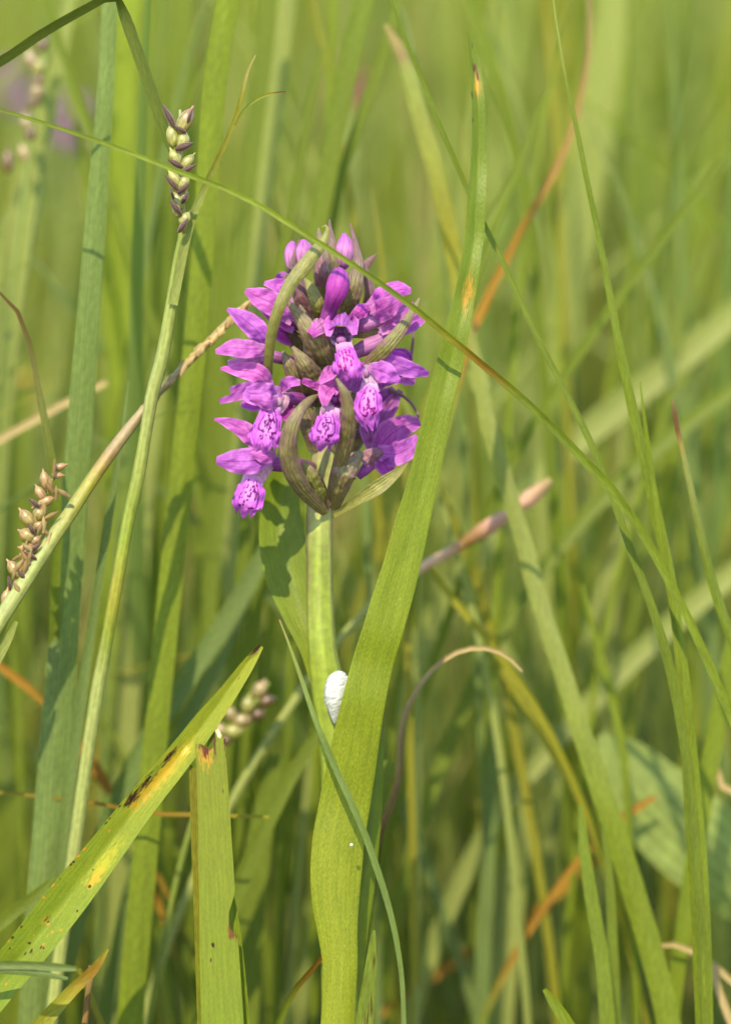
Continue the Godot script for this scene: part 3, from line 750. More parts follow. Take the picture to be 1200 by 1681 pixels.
func bitten_leaf() -> void:
	var pts := rooted([[344, 1192, -14, 54], [346, 1230, -14, 50], [350, 1300, -14, 51], [354, 1400, -14, 56], [358, 1500, -14, 61], [362, 1600, -14, 66], [366, 1695, -14, 70]])
	var base := Vector3(pts[-1].x, pts[-1].y, pts[-1].z)
	var r := root("bitten_leaf", "upright green leaf with brown-edged bitten-off top in front of the grass, lower left", "leaf", base)
	var st := begin()
	var total := knots(pts)[-1]
	ribbon(st, pts, {"c": Color.WHITE, "mot": 0.05, "fold": 0.12, "cup": -0.15, "n": 220, "m": 34, "tp": 2.2, "vl": 0.052, "warp": func(u, t):
		var mm: float = t * total * 1000.0
		var tip := 0.0   # where the leaf starts, in mm below its highest point
		tip = lerpf(0.3, 2.2, smoothstep(-0.42, -0.98, u)) if u < -0.4 else lerpf(0.3, 3.6, smoothstep(-0.42, -0.12, u))
		if u > 0.1: tip = lerpf(3.6, 2.7, smoothstep(0.1, 0.7, u))
		mm = maxf(mm, tip)
		var uu: float = u
		var bite := 0.0
		if mm > 26.0 and mm < 34.0:
			bite = 0.42 * smoothstep(26.0, 30.5, mm) * (1.0 - smoothstep(32.0, 34.0, mm))
		uu = maxf(uu, -1.0 + bite)
		return Vector2(uu, mm / total / 1000.0)})
	finish(st, "leaf_blade", M.cut, r)
	st = begin()
	ribbon(st, [[318, 1246, -12, 14], [322, 1300, -12, 20], [326, 1400, -12, 22], [330, 1500, -12, 22], [334, 1600, -12, 24], [338, 1700, -12, 24], [352, 1840, -12, 26]], {"c": [[0.0, BROWN], [0.012, BROWN], [0.02, YELL * 0.7], [0.4, YELL * 0.75], [1.0, LIME]], "fold": 0.3, "n": 80, "m": 10, "tp": 1.8, "warp": func(u, t): return Vector2(u, maxf(t, 0.012 + 0.02 * (1.0 - u) * 0.5))})
	finish(st, "folded_margin", M.grass, r)
	st = begin()
	ribbon(st, [[340, 1193, -12, 4], [346, 1200, -12, 9], [347, 1228, -12, 12]], {"c": [[0.0, BROWN], [0.2, GREEN], [1.0, GREEN]], "n": 10})
	finish(st, "curled_tip", M.grass, r)
	st = begin()
	ribbon(st, [[374, 1440, -11, 6], [382, 1500, -11, 18], [388, 1570, -11, 24], [396, 1690, -11, 28], [385, 1840, -11, 30]], {"c": LIME, "fold": 0.3})
	finish(st, "back_margin", M.grass, r)

func fruit(st: SurfaceTool, x: float, y: float, d: float, deg: float, l: float, r: float, c0: Color, c1: Color) -> void:
	var dx := cos(deg_to_rad(deg))
	var dy := -sin(deg_to_rad(deg))
	var rows := []
	for q in [[-0.5, 0.25], [-0.38, 0.72], [-0.15, 1.0], [0.08, 0.95], [0.26, 0.6], [0.36, 0.24], [0.5, 0.14]]:
		rows.append([x + dx * l * q[0], y + dy * l * q[0], d, r * q[1]])
	tube(st, rows, {"c": [[0.0, c0], [0.55, c0.lerp(c1, 0.35)], [0.8, c1], [1.0, c1]], "n": 14, "m": 10, "mot": 0.45, "fr": 1500.0, "flat": 0.8})

func scale_leaf(st: SurfaceTool, x: float, y: float, d: float, deg: float, l: float, w: float) -> void:
	var dx := cos(deg_to_rad(deg))
	var dy := -sin(deg_to_rad(deg))
	ribbon(st, [[x - dx * l * 0.5, y - dy * l * 0.5, d + 0.3, w * 0.5], [x - dx * l * 0.2, y - dy * l * 0.2, d, w], [x + dx * l * 0.2, y + dy * l * 0.2, d, w * 0.8], [x + dx * l * 0.5, y + dy * l * 0.5, d + 0.3, 2.0]], {"c": Color(0.080, 0.038, 0.018), "cup": -0.7, "n": 10, "m": 6, "f": func(u, t, c, p): return c.lerp(Color(0.42, 0.34, 0.2), smoothstep(0.62, 0.9, absf(u)))})

func sedges() -> void:
	# -- sedge with the fresh fruit spike
	var r := root("sedge", "sedge with green and dark brown fruits on its stem, left of the flower's top", "sedge", at(60, 1900, 14))
	var st := begin()
	tube(st, rooted([[296, 180, -6, 2], [296, 250, -6, 4], [297, 320, -6, 5], [301, 370, -6, 6], [292, 430, -5, 8], [280, 510, -4, 9.5], [266, 590, -3, 11], [250, 650, -2, 11], [240, 710, -1, 10], [226, 790, 0, 11], [212, 850, 1, 10], [196, 940, 2, 10], [178, 1040, 4, 10], [158, 1150, 6, 11], [140, 1270, 8, 11], [122, 1400, 10, 11], [100, 1560, 12, 11], [80, 1720, 14, 11]]), {"c": [[0.0, OLIVE], [0.08, LIME], [0.2, PALE], [0.3, LIME * 1.1], [0.34, YELL * 0.95], [0.37, LIME], [0.40, PALE], [1.0, PALE]], "n": 90})
	finish(st, "stem", M.stem, r)
	st = begin()
	ribbon(st, [[420, 90, -9, 2], [409, 112, -9, 4], [399, 148, -9, 6], [388, 190, -8, 7], [372, 232, -8, 8], [352, 275, -8, 10], [334, 315, -7, 12], [319, 350, -7, 14], [306, 395, -6.4, 14], [296, 440, -6, 16], [284, 500, -5.6, 17]], {"c": [[0.0, TAN], [0.2, YELL * 0.8], [0.4, YELL * 0.6], [0.6, PALE * 0.9], [1.0, PALE]], "n": 60, "fold": 0.5})
	finish(st, "leaf", M.grass, r)
	st = begin()
	ribbon(st, [[469, 151, -8, 3], [455, 152, -8, 3], [432, 158, -8, 5], [410, 172, -8, 5], [396, 188, -8, 5], [386, 206, -8, 4]], {"c": [[0.0, BROWN], [0.12, BROWN], [0.2, YELL * 0.7], [0.6, GREEN], [1.0, YELL * 0.6]], "n": 24, "fold": 0.5})
	finish(st, "leaf_tip", M.grass, r)
	var Y := Color(0.245, 0.235, 0.045)
	var PU := Color(0.15, 0.07, 0.035)
	for e in [[306, 196, 62, 52, 12.5, PU * 1.6], [283, 221, 100, 42, 10, Y], [301, 229, 75, 34, 11, Y], [287, 256, 120, 32, 9, Y], [309, 265, 50, 38, 9, Y], [287, 292, 130, 36, 8, Y], [303, 298, 60, 32, 9, Y], [292, 327, 115, 36, 9, Y], [303, 322, 70, 26, 7, Y], [290, 346, 120, 24, 7, Y], [305, 358, 60, 30, 9, Y]]:
		st = begin()
		fruit(st, e[0], e[1], -8.0, e[2], e[3], e[4], Y, e[5])
		finish(st, "fruit", M.seed, r)
	for e in [[277, 190, 118, 44, 11], [303, 240, 20, 32, 14], [296, 212, 150, 24, 8], [312, 190, 70, 26, 6], [288, 268, 150, 28, 11], [309, 277, 25, 30, 10], [282, 300, 130, 34, 9], [302, 309, 40, 26, 11], [288, 340, 130, 30, 10], [304, 325, 60, 22, 9], [301, 370, 55, 28, 10], [283, 318, 105, 20, 5]]:
		st = begin()
		scale_leaf(st, e[0], e[1], -9.2, e[2], e[3], e[4])
		finish(st, "fruit_scale", M.bract, r)
	# -- fruiting sedge at the left edge
	r = root("sedge", "sedge spike of swollen brown and olive fruits at the left edge", "sedge", at(-40, 1900, 10))
	st = begin()
	tube(st, rooted([[104, 762, -3, 2], [80, 800, -3, 3], [60, 860, -3, 4], [48, 920, -3, 4], [34, 970, -3, 5], [8, 1020, -3, 7], [-25, 1085, -3, 8]]), {"c": LIME, "n": 50})
	finish(st, "stem", M.stem, r)
	var O := Color(0.22, 0.18, 0.035)
	var B := Color(0.25, 0.14, 0.045)
	for e in [[100, 766, 20, 26, 6, 1], [96, 780, 0, 22, 6, 1], [74, 786, 100, 34, 8, 1], [66, 808, 120, 30, 8, 1], [78, 822, 25, 32, 8, 1], [66, 842, 70, 28, 11, 0], [44, 849, 130, 40, 11, 0], [66, 862, 20, 26, 8, 1], [44, 878, 150, 34, 12, 0], [60, 886, 40, 24, 8, 1], [45, 901, 170, 32, 11, 1], [24, 933, 130, 40, 11, 0], [46, 930, 60, 26, 9, 0], [60, 935, 50, 24, 6, 1], [38, 956, 20, 34, 10, 1], [11, 980, 80, 34, 8, 1]]:
		st = begin()
		fruit(st, e[0], e[1], -4.0, e[2], e[3], e[4], Color(0.24, 0.15, 0.055) if e[5] else O * 0.9, B * 1.2 if e[5] else B)
		finish(st, "fruit", M.seed, r)
	for e in [[57, 826, 140, 24, 8], [52, 868, 120, 22, 8], [60, 898, 40, 22, 8], [50, 912, 150, 24, 8], [36, 944, 130, 22, 8], [16, 958, 100, 26, 6]]:
		st = begin()
		scale_leaf(st, e[0], e[1], -5.2, e[2], e[3], e[4])
		finish(st, "fruit_scale", M.bract, r)
	rng.seed = 77
	for i in 26:
		var q := rng.randf()
		st = begin()
		scale_one(st, lerpf(98, 20, q) + rng.randf_range(-16, 16), lerpf(772, 970, pow(q, 0.9)) + rng.randf_range(-10, 10), -4.6 - rng.randf(), rng.randf_range(20, 150), rng.randf_range(18, 30), rng.randf_range(6, 10), (TAN * rng.randf_range(0.5, 0.95)).lerp(BROWN * 1.6, rng.randf() * 0.8))
		finish(st, "dry_scale", M.dry, r)
	st = begin()
	ribbon(st, [[84, 872, -4, 3], [76, 895, -4, 6], [66, 922, -4, 8], [55, 945, -4, 7]], {"c": TAN, "fold": 0.5, "n": 14})
	finish(st, "bristle", M.dry, r)
	# -- long slanting stem with spent spike
	r = root("sedge", "long slanting sedge stem with a spent tan brown spike touching the flower's left petals", "sedge", at(-140, 1900, 8))
	st = begin()
	tube(st, rooted([[408, 495, 4, 3], [370, 532, 4, 5], [330, 575, 3, 6], [290, 615, 3, 6], [252, 655, 2, 6], [220, 694, 1, 9], [185, 740, 0, 10.5], [150, 790, -1, 11], [112, 848, -2, 12], [75, 902, -3, 13], [38, 960, -4, 13], [0, 1020, -5, 13], [-50, 1100, -6, 13]]), {"c": [[0.0, TAN * 0.7], [0.15, TAN * 0.7], [0.165, BROWN * 2.0], [0.18, YELL * 0.9], [0.25, PALE * 0.95], [1.0, PALE]], "n": 70})
	finish(st, "stem", M.stem, r)
	st = begin()
	rng.seed = 21
	for i in 46:
		var q := i / 45.0
		var x := lerpf(226, 412, q) + rng.randf_range(-3, 3)
		var y := lerpf(685, 494, pow(q, 0.94)) + rng.randf_range(-4, 4)
		scale_one(st, x, y, 3.0 - rng.randf() * 1.6, 46.0 + rng.randf_range(-26, 26), rng.randf_range(20, 30), rng.randf_range(8, 12), (TAN * rng.randf_range(0.75, 1.45)).lerp(BROWN * 1.6, rng.randf() * (0.8 if q < 0.45 else 0.35)))
	finish(st, "spent_spike", M.dry, r)
	st = begin()
	ribbon(st, [[28, 1020, -4, 6], [18, 1042, -4, 12], [0, 1078, -4, 14], [-50, 1160, -4, 14]], {"c": PALE, "fold": 0.4})
	finish(st, "split_sheath", M.grass, r)
	# -- blurred sedge behind the diseased leaf
	r = root("sedge", "blurred sedge spike with yellow and dark fruits behind the bitten leaf", "sedge", at(300, 1900, 46))
	st = begin()
	tube(st, rooted([[442, 1120, 30, 3], [415, 1160, 30, 4], [385, 1200, 30, 4], [350, 1260, 30, 5], [320, 1340, 30, 5]]), {"c": GREEN, "n": 40})
	finish(st, "stem", M.stem, r)
	for e in [[428, 1130, 60, 40, 14, 1], [440, 1150, 20, 36, 12, 2], [408, 1155, 80, 40, 14, 0], [425, 1172, 30, 32, 12, 2], [400, 1182, 10, 44, 14, 1], [378, 1170, 120, 36, 13, 1], [386, 1200, 10, 42, 15, 0], [362, 1196, 130, 34, 12, 1], [372, 1215, 30, 30, 11, 2]]:
		st = begin()
		fruit(st, e[0], e[1], 30.0, e[2], e[3] * 0.9, e[4] * 0.85, [Y * 0.8, Color(0.20, 0.16, 0.05), BROWN * 0.8][e[5]], [Y * 0.8, Color(0.22, 0.15, 0.06), BROWN * 0.6][e[5]])
		finish(st, "fruit", M.seed, r)
	# -- blurred sedge top left
	r = root("sedge", "blurred sedge spike with pale and brown fruits near the upper left corner", "sedge", at(20, 1900, 66))
	st = begin()
	tube(st, rooted([[78, 62, 62, 3], [66, 110, 62, 4], [58, 180, 62, 4], [48, 260, 62, 5], [30, 400, 62, 5]]), {"c": GREEN, "n": 40})
	finish(st, "stem", M.stem, r)
	for e in [[72, 72, 60, 38, 12, 2], [52, 96, 110, 44, 14, 1], [66, 108, 60, 40, 14, 0], [64, 130, 80, 34, 12, 2], [62, 148, 100, 36, 14, 1], [58, 166, 60, 30, 12, 2], [44, 200, 110, 40, 12, 1], [52, 218, 80, 36, 12, 2], [40, 250, 110, 40, 12, 1], [14, 262, 90, 50, 12, 2]]:
		st = begin()
		fruit(st, e[0], e[1], 62.0, e[2], e[3] * 0.85, e[4] * 0.75, [Y, Color(0.24, 0.17, 0.07), BROWN][e[5]], [Y, TAN * 0.8, BROWN][e[5]])
		finish(st, "fruit", M.seed, r)

func scale_one(st: SurfaceTool, x: float, y: float, d: float, deg: float, l: float, w: float, c: Color) -> void:
	var dx := cos(deg_to_rad(deg))
	var dy := -sin(deg_to_rad(deg))
	ribbon(st, [[x - dx * l * 0.5, y - dy * l * 0.5, d + 0.4, w * 0.6], [x, y, d, w], [x + dx * l * 0.5, y + dy * l * 0.5, d + 0.2, 1.5]], {"c": c, "cup": -0.6, "n": 6, "m": 4, "mot": 0.4})

# ---------- the orchid
var plant: Node3D
var petal_rng := RandomNumberGenerator.new()

func bract(rows: Array, c, o := {}) -> void:
	var st := begin()
	o = o.duplicate()
	o.c = c
	o.n = 50
	o.m = 24
	o.crump = 0.22
	if not o.has("ridge"): o.ridge = 0.035
	o.rn = 5.0
	if not o.has("cup"): o.cup = -0.45
	o.vl = 0.012
	o.mot = 0.22
	var edge: Color = o.get("edge", DUSK)
	o.f = func(u, t, col, p):
		var q := smoothstep(0.30, 0.95, absf(u) * 0.8 + 0.15 + 0.9 * n3(p, 800.0, 450.0))
		var vein := 1.0 - 0.22 * smoothstep(0.75, 1.0, cos(u * 5.0 * TAU))
		var margin := smoothstep(0.88, 0.98, absf(u))
		return ((col as Color) * vein).lerp(edge, q * 0.62).lerp(Color(0.30, 0.27, 0.13), margin * 0.6)
	ribbon(st, rows, o)
	finish(st, "bract", M.bract, plant)

func flower(rows: Array, c) -> MeshInstance3D:   # its ovary and spur, which the petals hang on
	var st := begin()
	tube(st, rows, {"c": c, "n": 16, "m": 10, "mot": 0.3})
	return finish(st, "flower", M.petal, plant)

func petal(fl: Node3D, called: String, rows: Array, c, o := {}) -> void:
	var st := begin()
	o = o.duplicate()
	o.c = c
	o.n = 26
	o.m = 14
	o.crump = 0.5
	o.v1 = true
	if not o.has("cup"): o.cup = 0.25
	if not o.has("wave"): o.wave = 0.20
	o.mot = 0.22
	var hue := petal_rng.randf_range(0.82, 1.18)
	var warm := petal_rng.randf_range(0.9, 1.12)
	o.roll = petal_rng.randf_range(-14, 14)
	o.f = func(u, t, col, p):
		col = Color(col.r * hue * warm, col.g * hue, col.b * hue / warm)
		var q := 0.45 * smoothstep(0.68, 1.0, absf(u)) + 0.35 * smoothstep(0.3, 0.0, t) + 0.22 * n3(p, 300.0, 300.0)
		return (col as Color).lerp(PINK * 1.1, clampf(q, 0.0, 0.55))
	ribbon(st, rows, o)
	finish(st, called, M.petal, fl)

func lip(fl: Node3D, rows: Array, kind: int, o := {}) -> void:
	var st := begin()
	var q := {"n": 30, "m": 24, "lobe": true, "wrap": 1.1, "v1": true, "c": Color.WHITE, "mot": 0.10, "wave": 0.24, "crump": 0.35}
	q.merge(o, true)
	ribbon(st, rows, q)
	finish(st, "lip", M.lips[kind], fl)

func column(fl: Node3D, x: float, y: float, d: float, rx: float, ry: float, c: Color) -> void:
	var st := begin()
	ball(st, at(x, y, d), Vector3(rx, ry, rx) * STEP, c, 8)
	finish(st, "column", M.petal, fl)

func orchid() -> void:
	plant = root("marsh_orchid", "purple-flowered marsh orchid with spotted lips on a thick stem with strap leaves", "orchid", at(556, 2400, 6))
	plant.position.y = 0.0
	ORG = plant.position
	var st := begin()
	tube(st, [Vector4(ORG.x, ORG.y, ORG.z, 0.0016), [557, 1690, 3, 29], [556, 1400, 2, 30], [558, 1290, 2, 30], [555, 1230, 2, 30], [548, 1180, 1.5, 29], [539, 1130, 1, 28], [531, 1080, 0, 24.5], [526, 1000, 0, 23], [525, 920, 0, 22], [525, 860, 0, 22], [528, 800, 0, 22], [533, 740, 0, 21], [537, 660, 0, 19], [540, 560, 0, 15], [542, 480, 0, 9], [543, 410, 0, 3]], {"n": 90, "m": 24, "c": [[0.0, LIME * 1.3], [0.68, LIME * 1.25], [0.75, LIME * 1.1], [0.81, OLIVE * 1.1], [0.87, OLIVE], [1.0, OLIVE]], "f": func(a, t, col, p):
		var q := smoothstep(0.62, 0.80, t) * smoothstep(0.0, 0.35, n3(p, 500.0, 60.0))
		q = maxf(q * 0.5, 0.75 * smoothstep(0.66, 0.76, t) * smoothstep(0.60, 0.95, absf(cos(a * TAU)) + 0.25 * n3(p, 700.0, 90.0)))
		return (col as Color).lerp(Color(0.135, 0.085, 0.050), q)})
	finish(st, "stem", M.stem, plant)
	# broad strap leaf in front, right of the stem
	st = begin()
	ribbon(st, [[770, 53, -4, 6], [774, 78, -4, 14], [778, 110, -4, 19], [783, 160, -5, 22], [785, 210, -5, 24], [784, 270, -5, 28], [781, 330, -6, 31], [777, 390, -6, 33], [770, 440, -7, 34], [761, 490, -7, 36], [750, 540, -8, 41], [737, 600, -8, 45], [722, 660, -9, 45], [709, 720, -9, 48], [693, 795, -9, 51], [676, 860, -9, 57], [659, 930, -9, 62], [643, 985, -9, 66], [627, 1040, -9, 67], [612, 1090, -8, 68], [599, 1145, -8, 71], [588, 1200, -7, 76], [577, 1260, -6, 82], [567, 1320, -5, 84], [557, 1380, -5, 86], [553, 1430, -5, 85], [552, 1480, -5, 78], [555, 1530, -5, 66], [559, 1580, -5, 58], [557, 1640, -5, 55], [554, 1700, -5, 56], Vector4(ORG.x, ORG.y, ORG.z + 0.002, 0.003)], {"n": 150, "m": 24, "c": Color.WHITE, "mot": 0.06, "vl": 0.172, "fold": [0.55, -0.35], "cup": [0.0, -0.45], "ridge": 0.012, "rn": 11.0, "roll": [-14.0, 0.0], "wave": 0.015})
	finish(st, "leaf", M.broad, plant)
	# leaf behind on the left
	st = begin()
	ribbon(st, [[478, 700, 7, 8], [470, 750, 7, 30], [463, 800, 7, 54], [461, 850, 7, 68], [466, 900, 6, 78], [480, 955, 5, 78], [498, 1010, 4, 64], [516, 1060, 3, 50], [530, 1120, 2, 40]], {"n": 60, "m": 14, "c": Color.WHITE, "mot": 0.06, "vl": 0.08, "fold": 0.2, "cup": 0.1, "ridge": 0.01, "rn": 9.0})
	finish(st, "leaf", M.plain, plant)
	# sheath behind on the right
	st = begin()
	ribbon(st, [[622, 1215, 2, 14], [612, 1290, 2, 34], [602, 1370, 2, 44], [594, 1450, 2, 44], [580, 1540, 2, 46], [572, 1620, 2, 44], [568, 1700, 2, 40]], {"n": 30, "m": 8, "c": Color.WHITE, "vl": 0.08, "cup": -0.5})
	finish(st, "sheath", M.plain, plant)
	bracts()
	flowers()

func bracts() -> void:
	var GB := Color(0.240, 0.290, 0.050)
	# the long curled green one in front, left
	bract([[440, 618, -9, 14], [441, 590, -12, 16], [446, 548, -15, 18], [458, 505, -17, 20], [478, 465, -17, 23], [505, 430, -16, 25], [524, 405, -15, 20], [536, 385, -14, 11], [537, 374, -14, 7], [532, 370, -14, 4], [529, 373, -14, 2]], GB * 1.25, {"edge": GB * 1.05, "cup": -0.6, "ridge": 0.008})
	# low left, in front
	bract([[537, 842, -3, 18], [515, 822, -7, 24], [494, 798, -11, 29], [478, 766, -14, 32], [473, 728, -16, 30], [481, 694, -17, 24], [497, 668, -16, 16], [511, 655, -14, 13], [523, 648, -12, 5]], OLIVE * 1.05)
	# centre low, in front of the lower middle lip
	bract([[543, 830, -4, 20], [550, 790, -7, 22], [561, 750, -11, 26], [570, 705, -15, 28], [571, 668, -17, 22], [564, 642, -18, 14], [552, 621, -18, 4]], OLIVE * 1.05)
	bract([[531, 834, -3, 16], [523, 805, -7, 28], [511, 780, -9, 24], [497, 757, -9, 7]], GB * 1.2)
	# right side
	bract([[602, 600, -10, 22], [632, 572, -13, 26], [655, 545, -13, 22], [675, 514, -12, 13], [689, 489, -11, 3]], GB, {"edge": DUSK * 1.4})
	bract([[548, 846, -3, 8], [588, 820, -6, 17], [620, 800, -7, 24], [650, 777, -6, 15], [669, 760, -5, 2]], GB * 1.3, {"cup": 0.3, "edge": GB})
	bract([[548, 838, -3, 18], [556, 805, -8, 34], [566, 775, -10, 42], [582, 754, -8, 34], [596, 742, -6, 12]], OLIVE, {"cup": -0.7, "edge": DUSK * 1.5})
	bract([[560, 760, 2, 26], [582, 720, 1, 34], [604, 680, 1, 26], [620, 640, 2, 8]], OLIVE)
	bract([[575, 548, -5, 14], [598, 546, -7, 18], [622, 545, -7, 12]], OLIVE, {"cup": -0.3, "edge": OLIVE})
	bract([[640, 640, 2, 9], [658, 648, 2, 6], [675, 662, 2, 5], [688, 685, 1, 3]], DUSK)
	bract([[672, 600, 2, 5], [677, 570, 2, 5], [679, 540, 2, 3]], DUSK)
	# middle of the spike
	bract([[546, 622, -3, 34], [531, 585, -9, 46], [512, 549, -12, 36], [490, 517, -12, 20], [467, 488, -12, 3]], OLIVE)
	bract([[530, 668, -2, 30], [528, 620, -6, 46], [519, 575, -8, 42], [506, 532, -8, 24], [492, 500, -7, 4]], OLIVE * 0.9)
	bract([[508, 655, -3, 20], [489, 620, -8, 32], [474, 597, -9, 22], [464, 576, -8, 4]], OLIVE)
	bract([[529, 650, -4, 30], [512, 616, -10, 34], [495, 590, -12, 23], [480, 569, -12, 6]], OLIVE * 1.1)
	bract([[512, 600, 0, 28], [488, 562, -3, 28], [464, 534, -4, 6]], OLIVE * 0.8)
	bract([[520, 740, -2, 26], [505, 690, -4, 32], [488, 640, -4, 22], [478, 610, -4, 4]], OLIVE * 0.8)
	bract([[545, 740, -2, 26], [565, 690, -4, 30], [585, 650, -4, 20], [596, 620, -4, 4]], OLIVE * 0.8)
	# the pointed top
	bract([[541, 525, -2, 26], [535, 475, -7, 36], [529, 430, -9, 30], [525, 395, -8, 14], [523, 374, -7, 3]], OLIVE)
	bract([[546, 505, -1, 20], [549, 455, -5, 24], [547, 412, -6, 18], [543, 385, -5, 10], [541, 360, -4, 2]], [[0.0, GB], [0.6, OLIVE], [0.85, DUSK], [1.0, DUSK]])
	bract([[556, 525, -3, 26], [572, 492, -8, 36], [582, 462, -9, 30], [588, 430, -8, 17], [583, 400, -7, 10], [575, 366, -6, 2]], [[0.0, OLIVE], [0.5, OLIVE], [0.8, DUSK], [1.0, DUSK]])
	bract([[600, 508, -2, 15], [607, 480, -3, 17], [601, 450, -3, 12], [592, 424, -3, 5]], DUSK)
	bract([[588, 452, 2, 10], [604, 431, 2, 13], [618, 418, 2, 3]], DUSK * 1.2)
	bract([[586, 460, -3, 10], [592, 430, -4, 9], [586, 410, -4, 3]], DUSK)
	bract([[470, 478, -5, 10], [480, 440, -6, 15], [487, 415, -6, 10], [491, 393, -5, 2]], DUSK * 0.9)
	bract([[457, 490, -6, 5], [467, 462, -6, 10], [476, 440, -6, 4]], DUSK * 0.9)
	bract([[533, 535, -5, 22], [521, 498, -10, 24], [509, 470, -10, 16], [500, 457, -9, 5]], GB * 1.3, {"edge": GB})
	bract([[512, 525, -1, 26], [498, 487, -4, 32], [488, 453, -4, 14], [484, 430, -4, 4]], DUSK * 1.3)
	bract([[527, 470, -8, 18], [528, 445, -10, 24], [526, 420, -10, 14], [527, 404, -9, 3]], DUSK * 1.6)

func flowers() -> void:
	petal_rng.seed = 17
	var OV := [[0.0, OLIVE], [0.5, OLIVE.lerp(MAG, 0.5)], [1.0, MAG * 0.8]]
	var LIT := [[0.0, PINK * 0.8], [0.3, MAG * 1.1], [1.0, MAG * 1.15]]
	# 1 front centre
	var f := flower([[538, 590, 0, 7], [545, 575, -4, 8], [555, 560, -7, 8], [560, 552, -9, 7]], OV)
	petal(f, "hood", [[562, 529, -6, 30], [560, 519, -9, 46], [558, 521, -12, 50], [557, 532, -13.5, 34]], MAG * 1.1, {"nrm": Vector3(0, 1, 0.35), "cup": -0.8})
	petal(f, "petal", [[551, 524, -8, 12], [542, 532, -12, 20], [539, 552, -13, 8]], MAG * 1.3, {"cup": 0.2})
	petal(f, "petal", [[572, 526, -8, 12], [580, 534, -12, 20], [582, 550, -13, 8]], MAG * 1.1, {"cup": 0.2})
	petal(f, "throat", [[562, 536, -8, 34], [562, 550, -8, 40], [563, 568, -11, 32]], [[0.0, PLUM * 1.4], [0.25, WHITE], [1.0, WHITE]], {"cup": 0.5})
	column(f, 560, 558, -10.5, 8.5, 7.5, Color(0.40, 0.17, 0.38))
	lip(f, [[563, 562, -11.5, 27], [565, 574, -14, 33], [567, 590, -16.5, 43], [569, 607, -17, 55], [571, 622, -16, 55], [571, 630, -14.5, 46]], 0, {"wrap": 0.75, "roll": 8.0})
	petal(f, "sepal", [[550, 606, -10, 12], [540, 613, -12, 23], [524, 629, -12, 7]], LIT)
	petal(f, "sepal", [[580, 605, -8, 14], [588, 622, -10, 26], [578, 640, -11, 10]], MAG)
	# 2 right of centre
	f = flower([[565, 625, 0, 7], [580, 612, -5, 8], [596, 602, -8, 8], [603, 600, -9, 7]], OV)
	petal(f, "hood", [[602, 598, -9, 14], [638, 596, -11, 30], [675, 607, -10, 26], [704, 614, -8, 9]], LIT, {"cup":  0.08})
	petal(f, "petal", [[604, 603, -12, 14], [631, 611, -14, 35], [655, 627, -13, 12]], LIT, {"cup": -0.12})
	petal(f, "petal", [[640, 612, -7, 16], [664, 621, -7, 20], [680, 629, -6, 9]], MAG, {})
	petal(f, "sepal", [[612, 640, -5, 14], [632, 625, -5, 22], [660, 622, -4, 12]], MAG * 0.9, {})
	petal(f, "throat", [[602, 598, -10, 10], [604, 618, -12, 22], [607, 640, -13, 30]], WHITE, {"cup": -0.6})
	column(f, 601, 612, -12.5, 5, 7, Color(0.45, 0.25, 0.4))
	lip(f, [[608, 628, -13, 27], [607, 648, -16, 43], [606, 674, -17, 48], [609, 694, -16, 39], [612, 708, -15, 25]], 1, {"wrap": 0.95, "roll": -8.0})
	# 3 lower middle
	f = flower([[538, 700, 0, 7], [540, 680, -5, 8], [545, 660, -9, 8], [547, 652, -10, 7]], OV)
	petal(f, "hood", [[556, 634, -8, 20], [542, 638, -12, 30], [534, 652, -15, 22], [533, 666, -15, 8]], LIT, {"cup":  0.08})
	petal(f, "sepal", [[542, 640, -9, 12], [518, 633, -11, 14], [496, 624, -12, 10]], [[0.0, MAG], [1.0, PLUM * 2.0]], {"cup":  0.08})
	petal(f, "sepal", [[556, 625, -8, 12], [578, 628, -9, 26], [600, 645, -8, 20], [606, 662, -8, 8]], MAG)
	petal(f, "throat", [[552, 640, -10, 20], [551, 660, -9, 26], [546, 676, -12, 28]], [[0.0, PLUM], [0.55, Color(0.2, 0.03, 0.08)], [0.75, WHITE], [1.0, WHITE]], {"cup": 0.5})
	column(f, 531, 672, -14, 4, 8, WHITE)
	lip(f, [[542, 668, -13, 30], [540, 686, -15, 39], [535, 706, -17, 48], [529, 726, -17, 50], [525, 742, -15.5, 46]], 2, {"wrap": 0.8})
	# 4 left, middle height
	f = flower([[520, 660, 0, 9], [500, 656, -4, 10], [480, 654, -7, 11], [468, 655, -9, 9]], [[0.0, OLIVE], [0.4, MAG * 0.6], [1.0, MAG]])
	petal(f, "hood", [[464, 644, -10, 18], [436, 648, -14, 40], [410, 645, -13, 30], [402, 640, -12, 12]], LIT, {"cup":  0.08})
	petal(f, "petal", [[460, 654, -12, 14], [440, 660, -15, 28], [410, 653, -14, 10]], LIT, {"cup": -0.4})
	petal(f, "sepal", [[446, 636, -9, 12], [425, 614, -11, 32], [395, 607, -11, 26], [362, 605, -10, 4]], LIT, {"cup":  0.08})
	petal(f, "sepal", [[462, 640, -10, 12], [476, 627, -12, 20], [493, 628, -12, 9]], MAG * 1.1)
	petal(f, "throat", [[468, 642, -9, 16], [464, 660, -11, 20], [450, 674, -12, 26]], WHITE, {"cup": -0.6})
	column(f, 458, 660, -12, 6, 8, WHITE)
	lip(f, [[447, 658, -12, 30], [445, 680, -14, 39], [441, 705, -16, 52], [437, 728, -16, 57], [434, 744, -15, 50]], 2, {"wrap": 0.72, "roll": -14.0})
	# 5 left, lowest
	f = flower([[520, 770, 0, 9], [495, 764, -4, 11], [470, 762, -6, 13], [448, 762, -8, 12], [432, 762, -9, 8]], [[0.0, OLIVE], [0.35, MAG * 0.6], [1.0, MAG]])
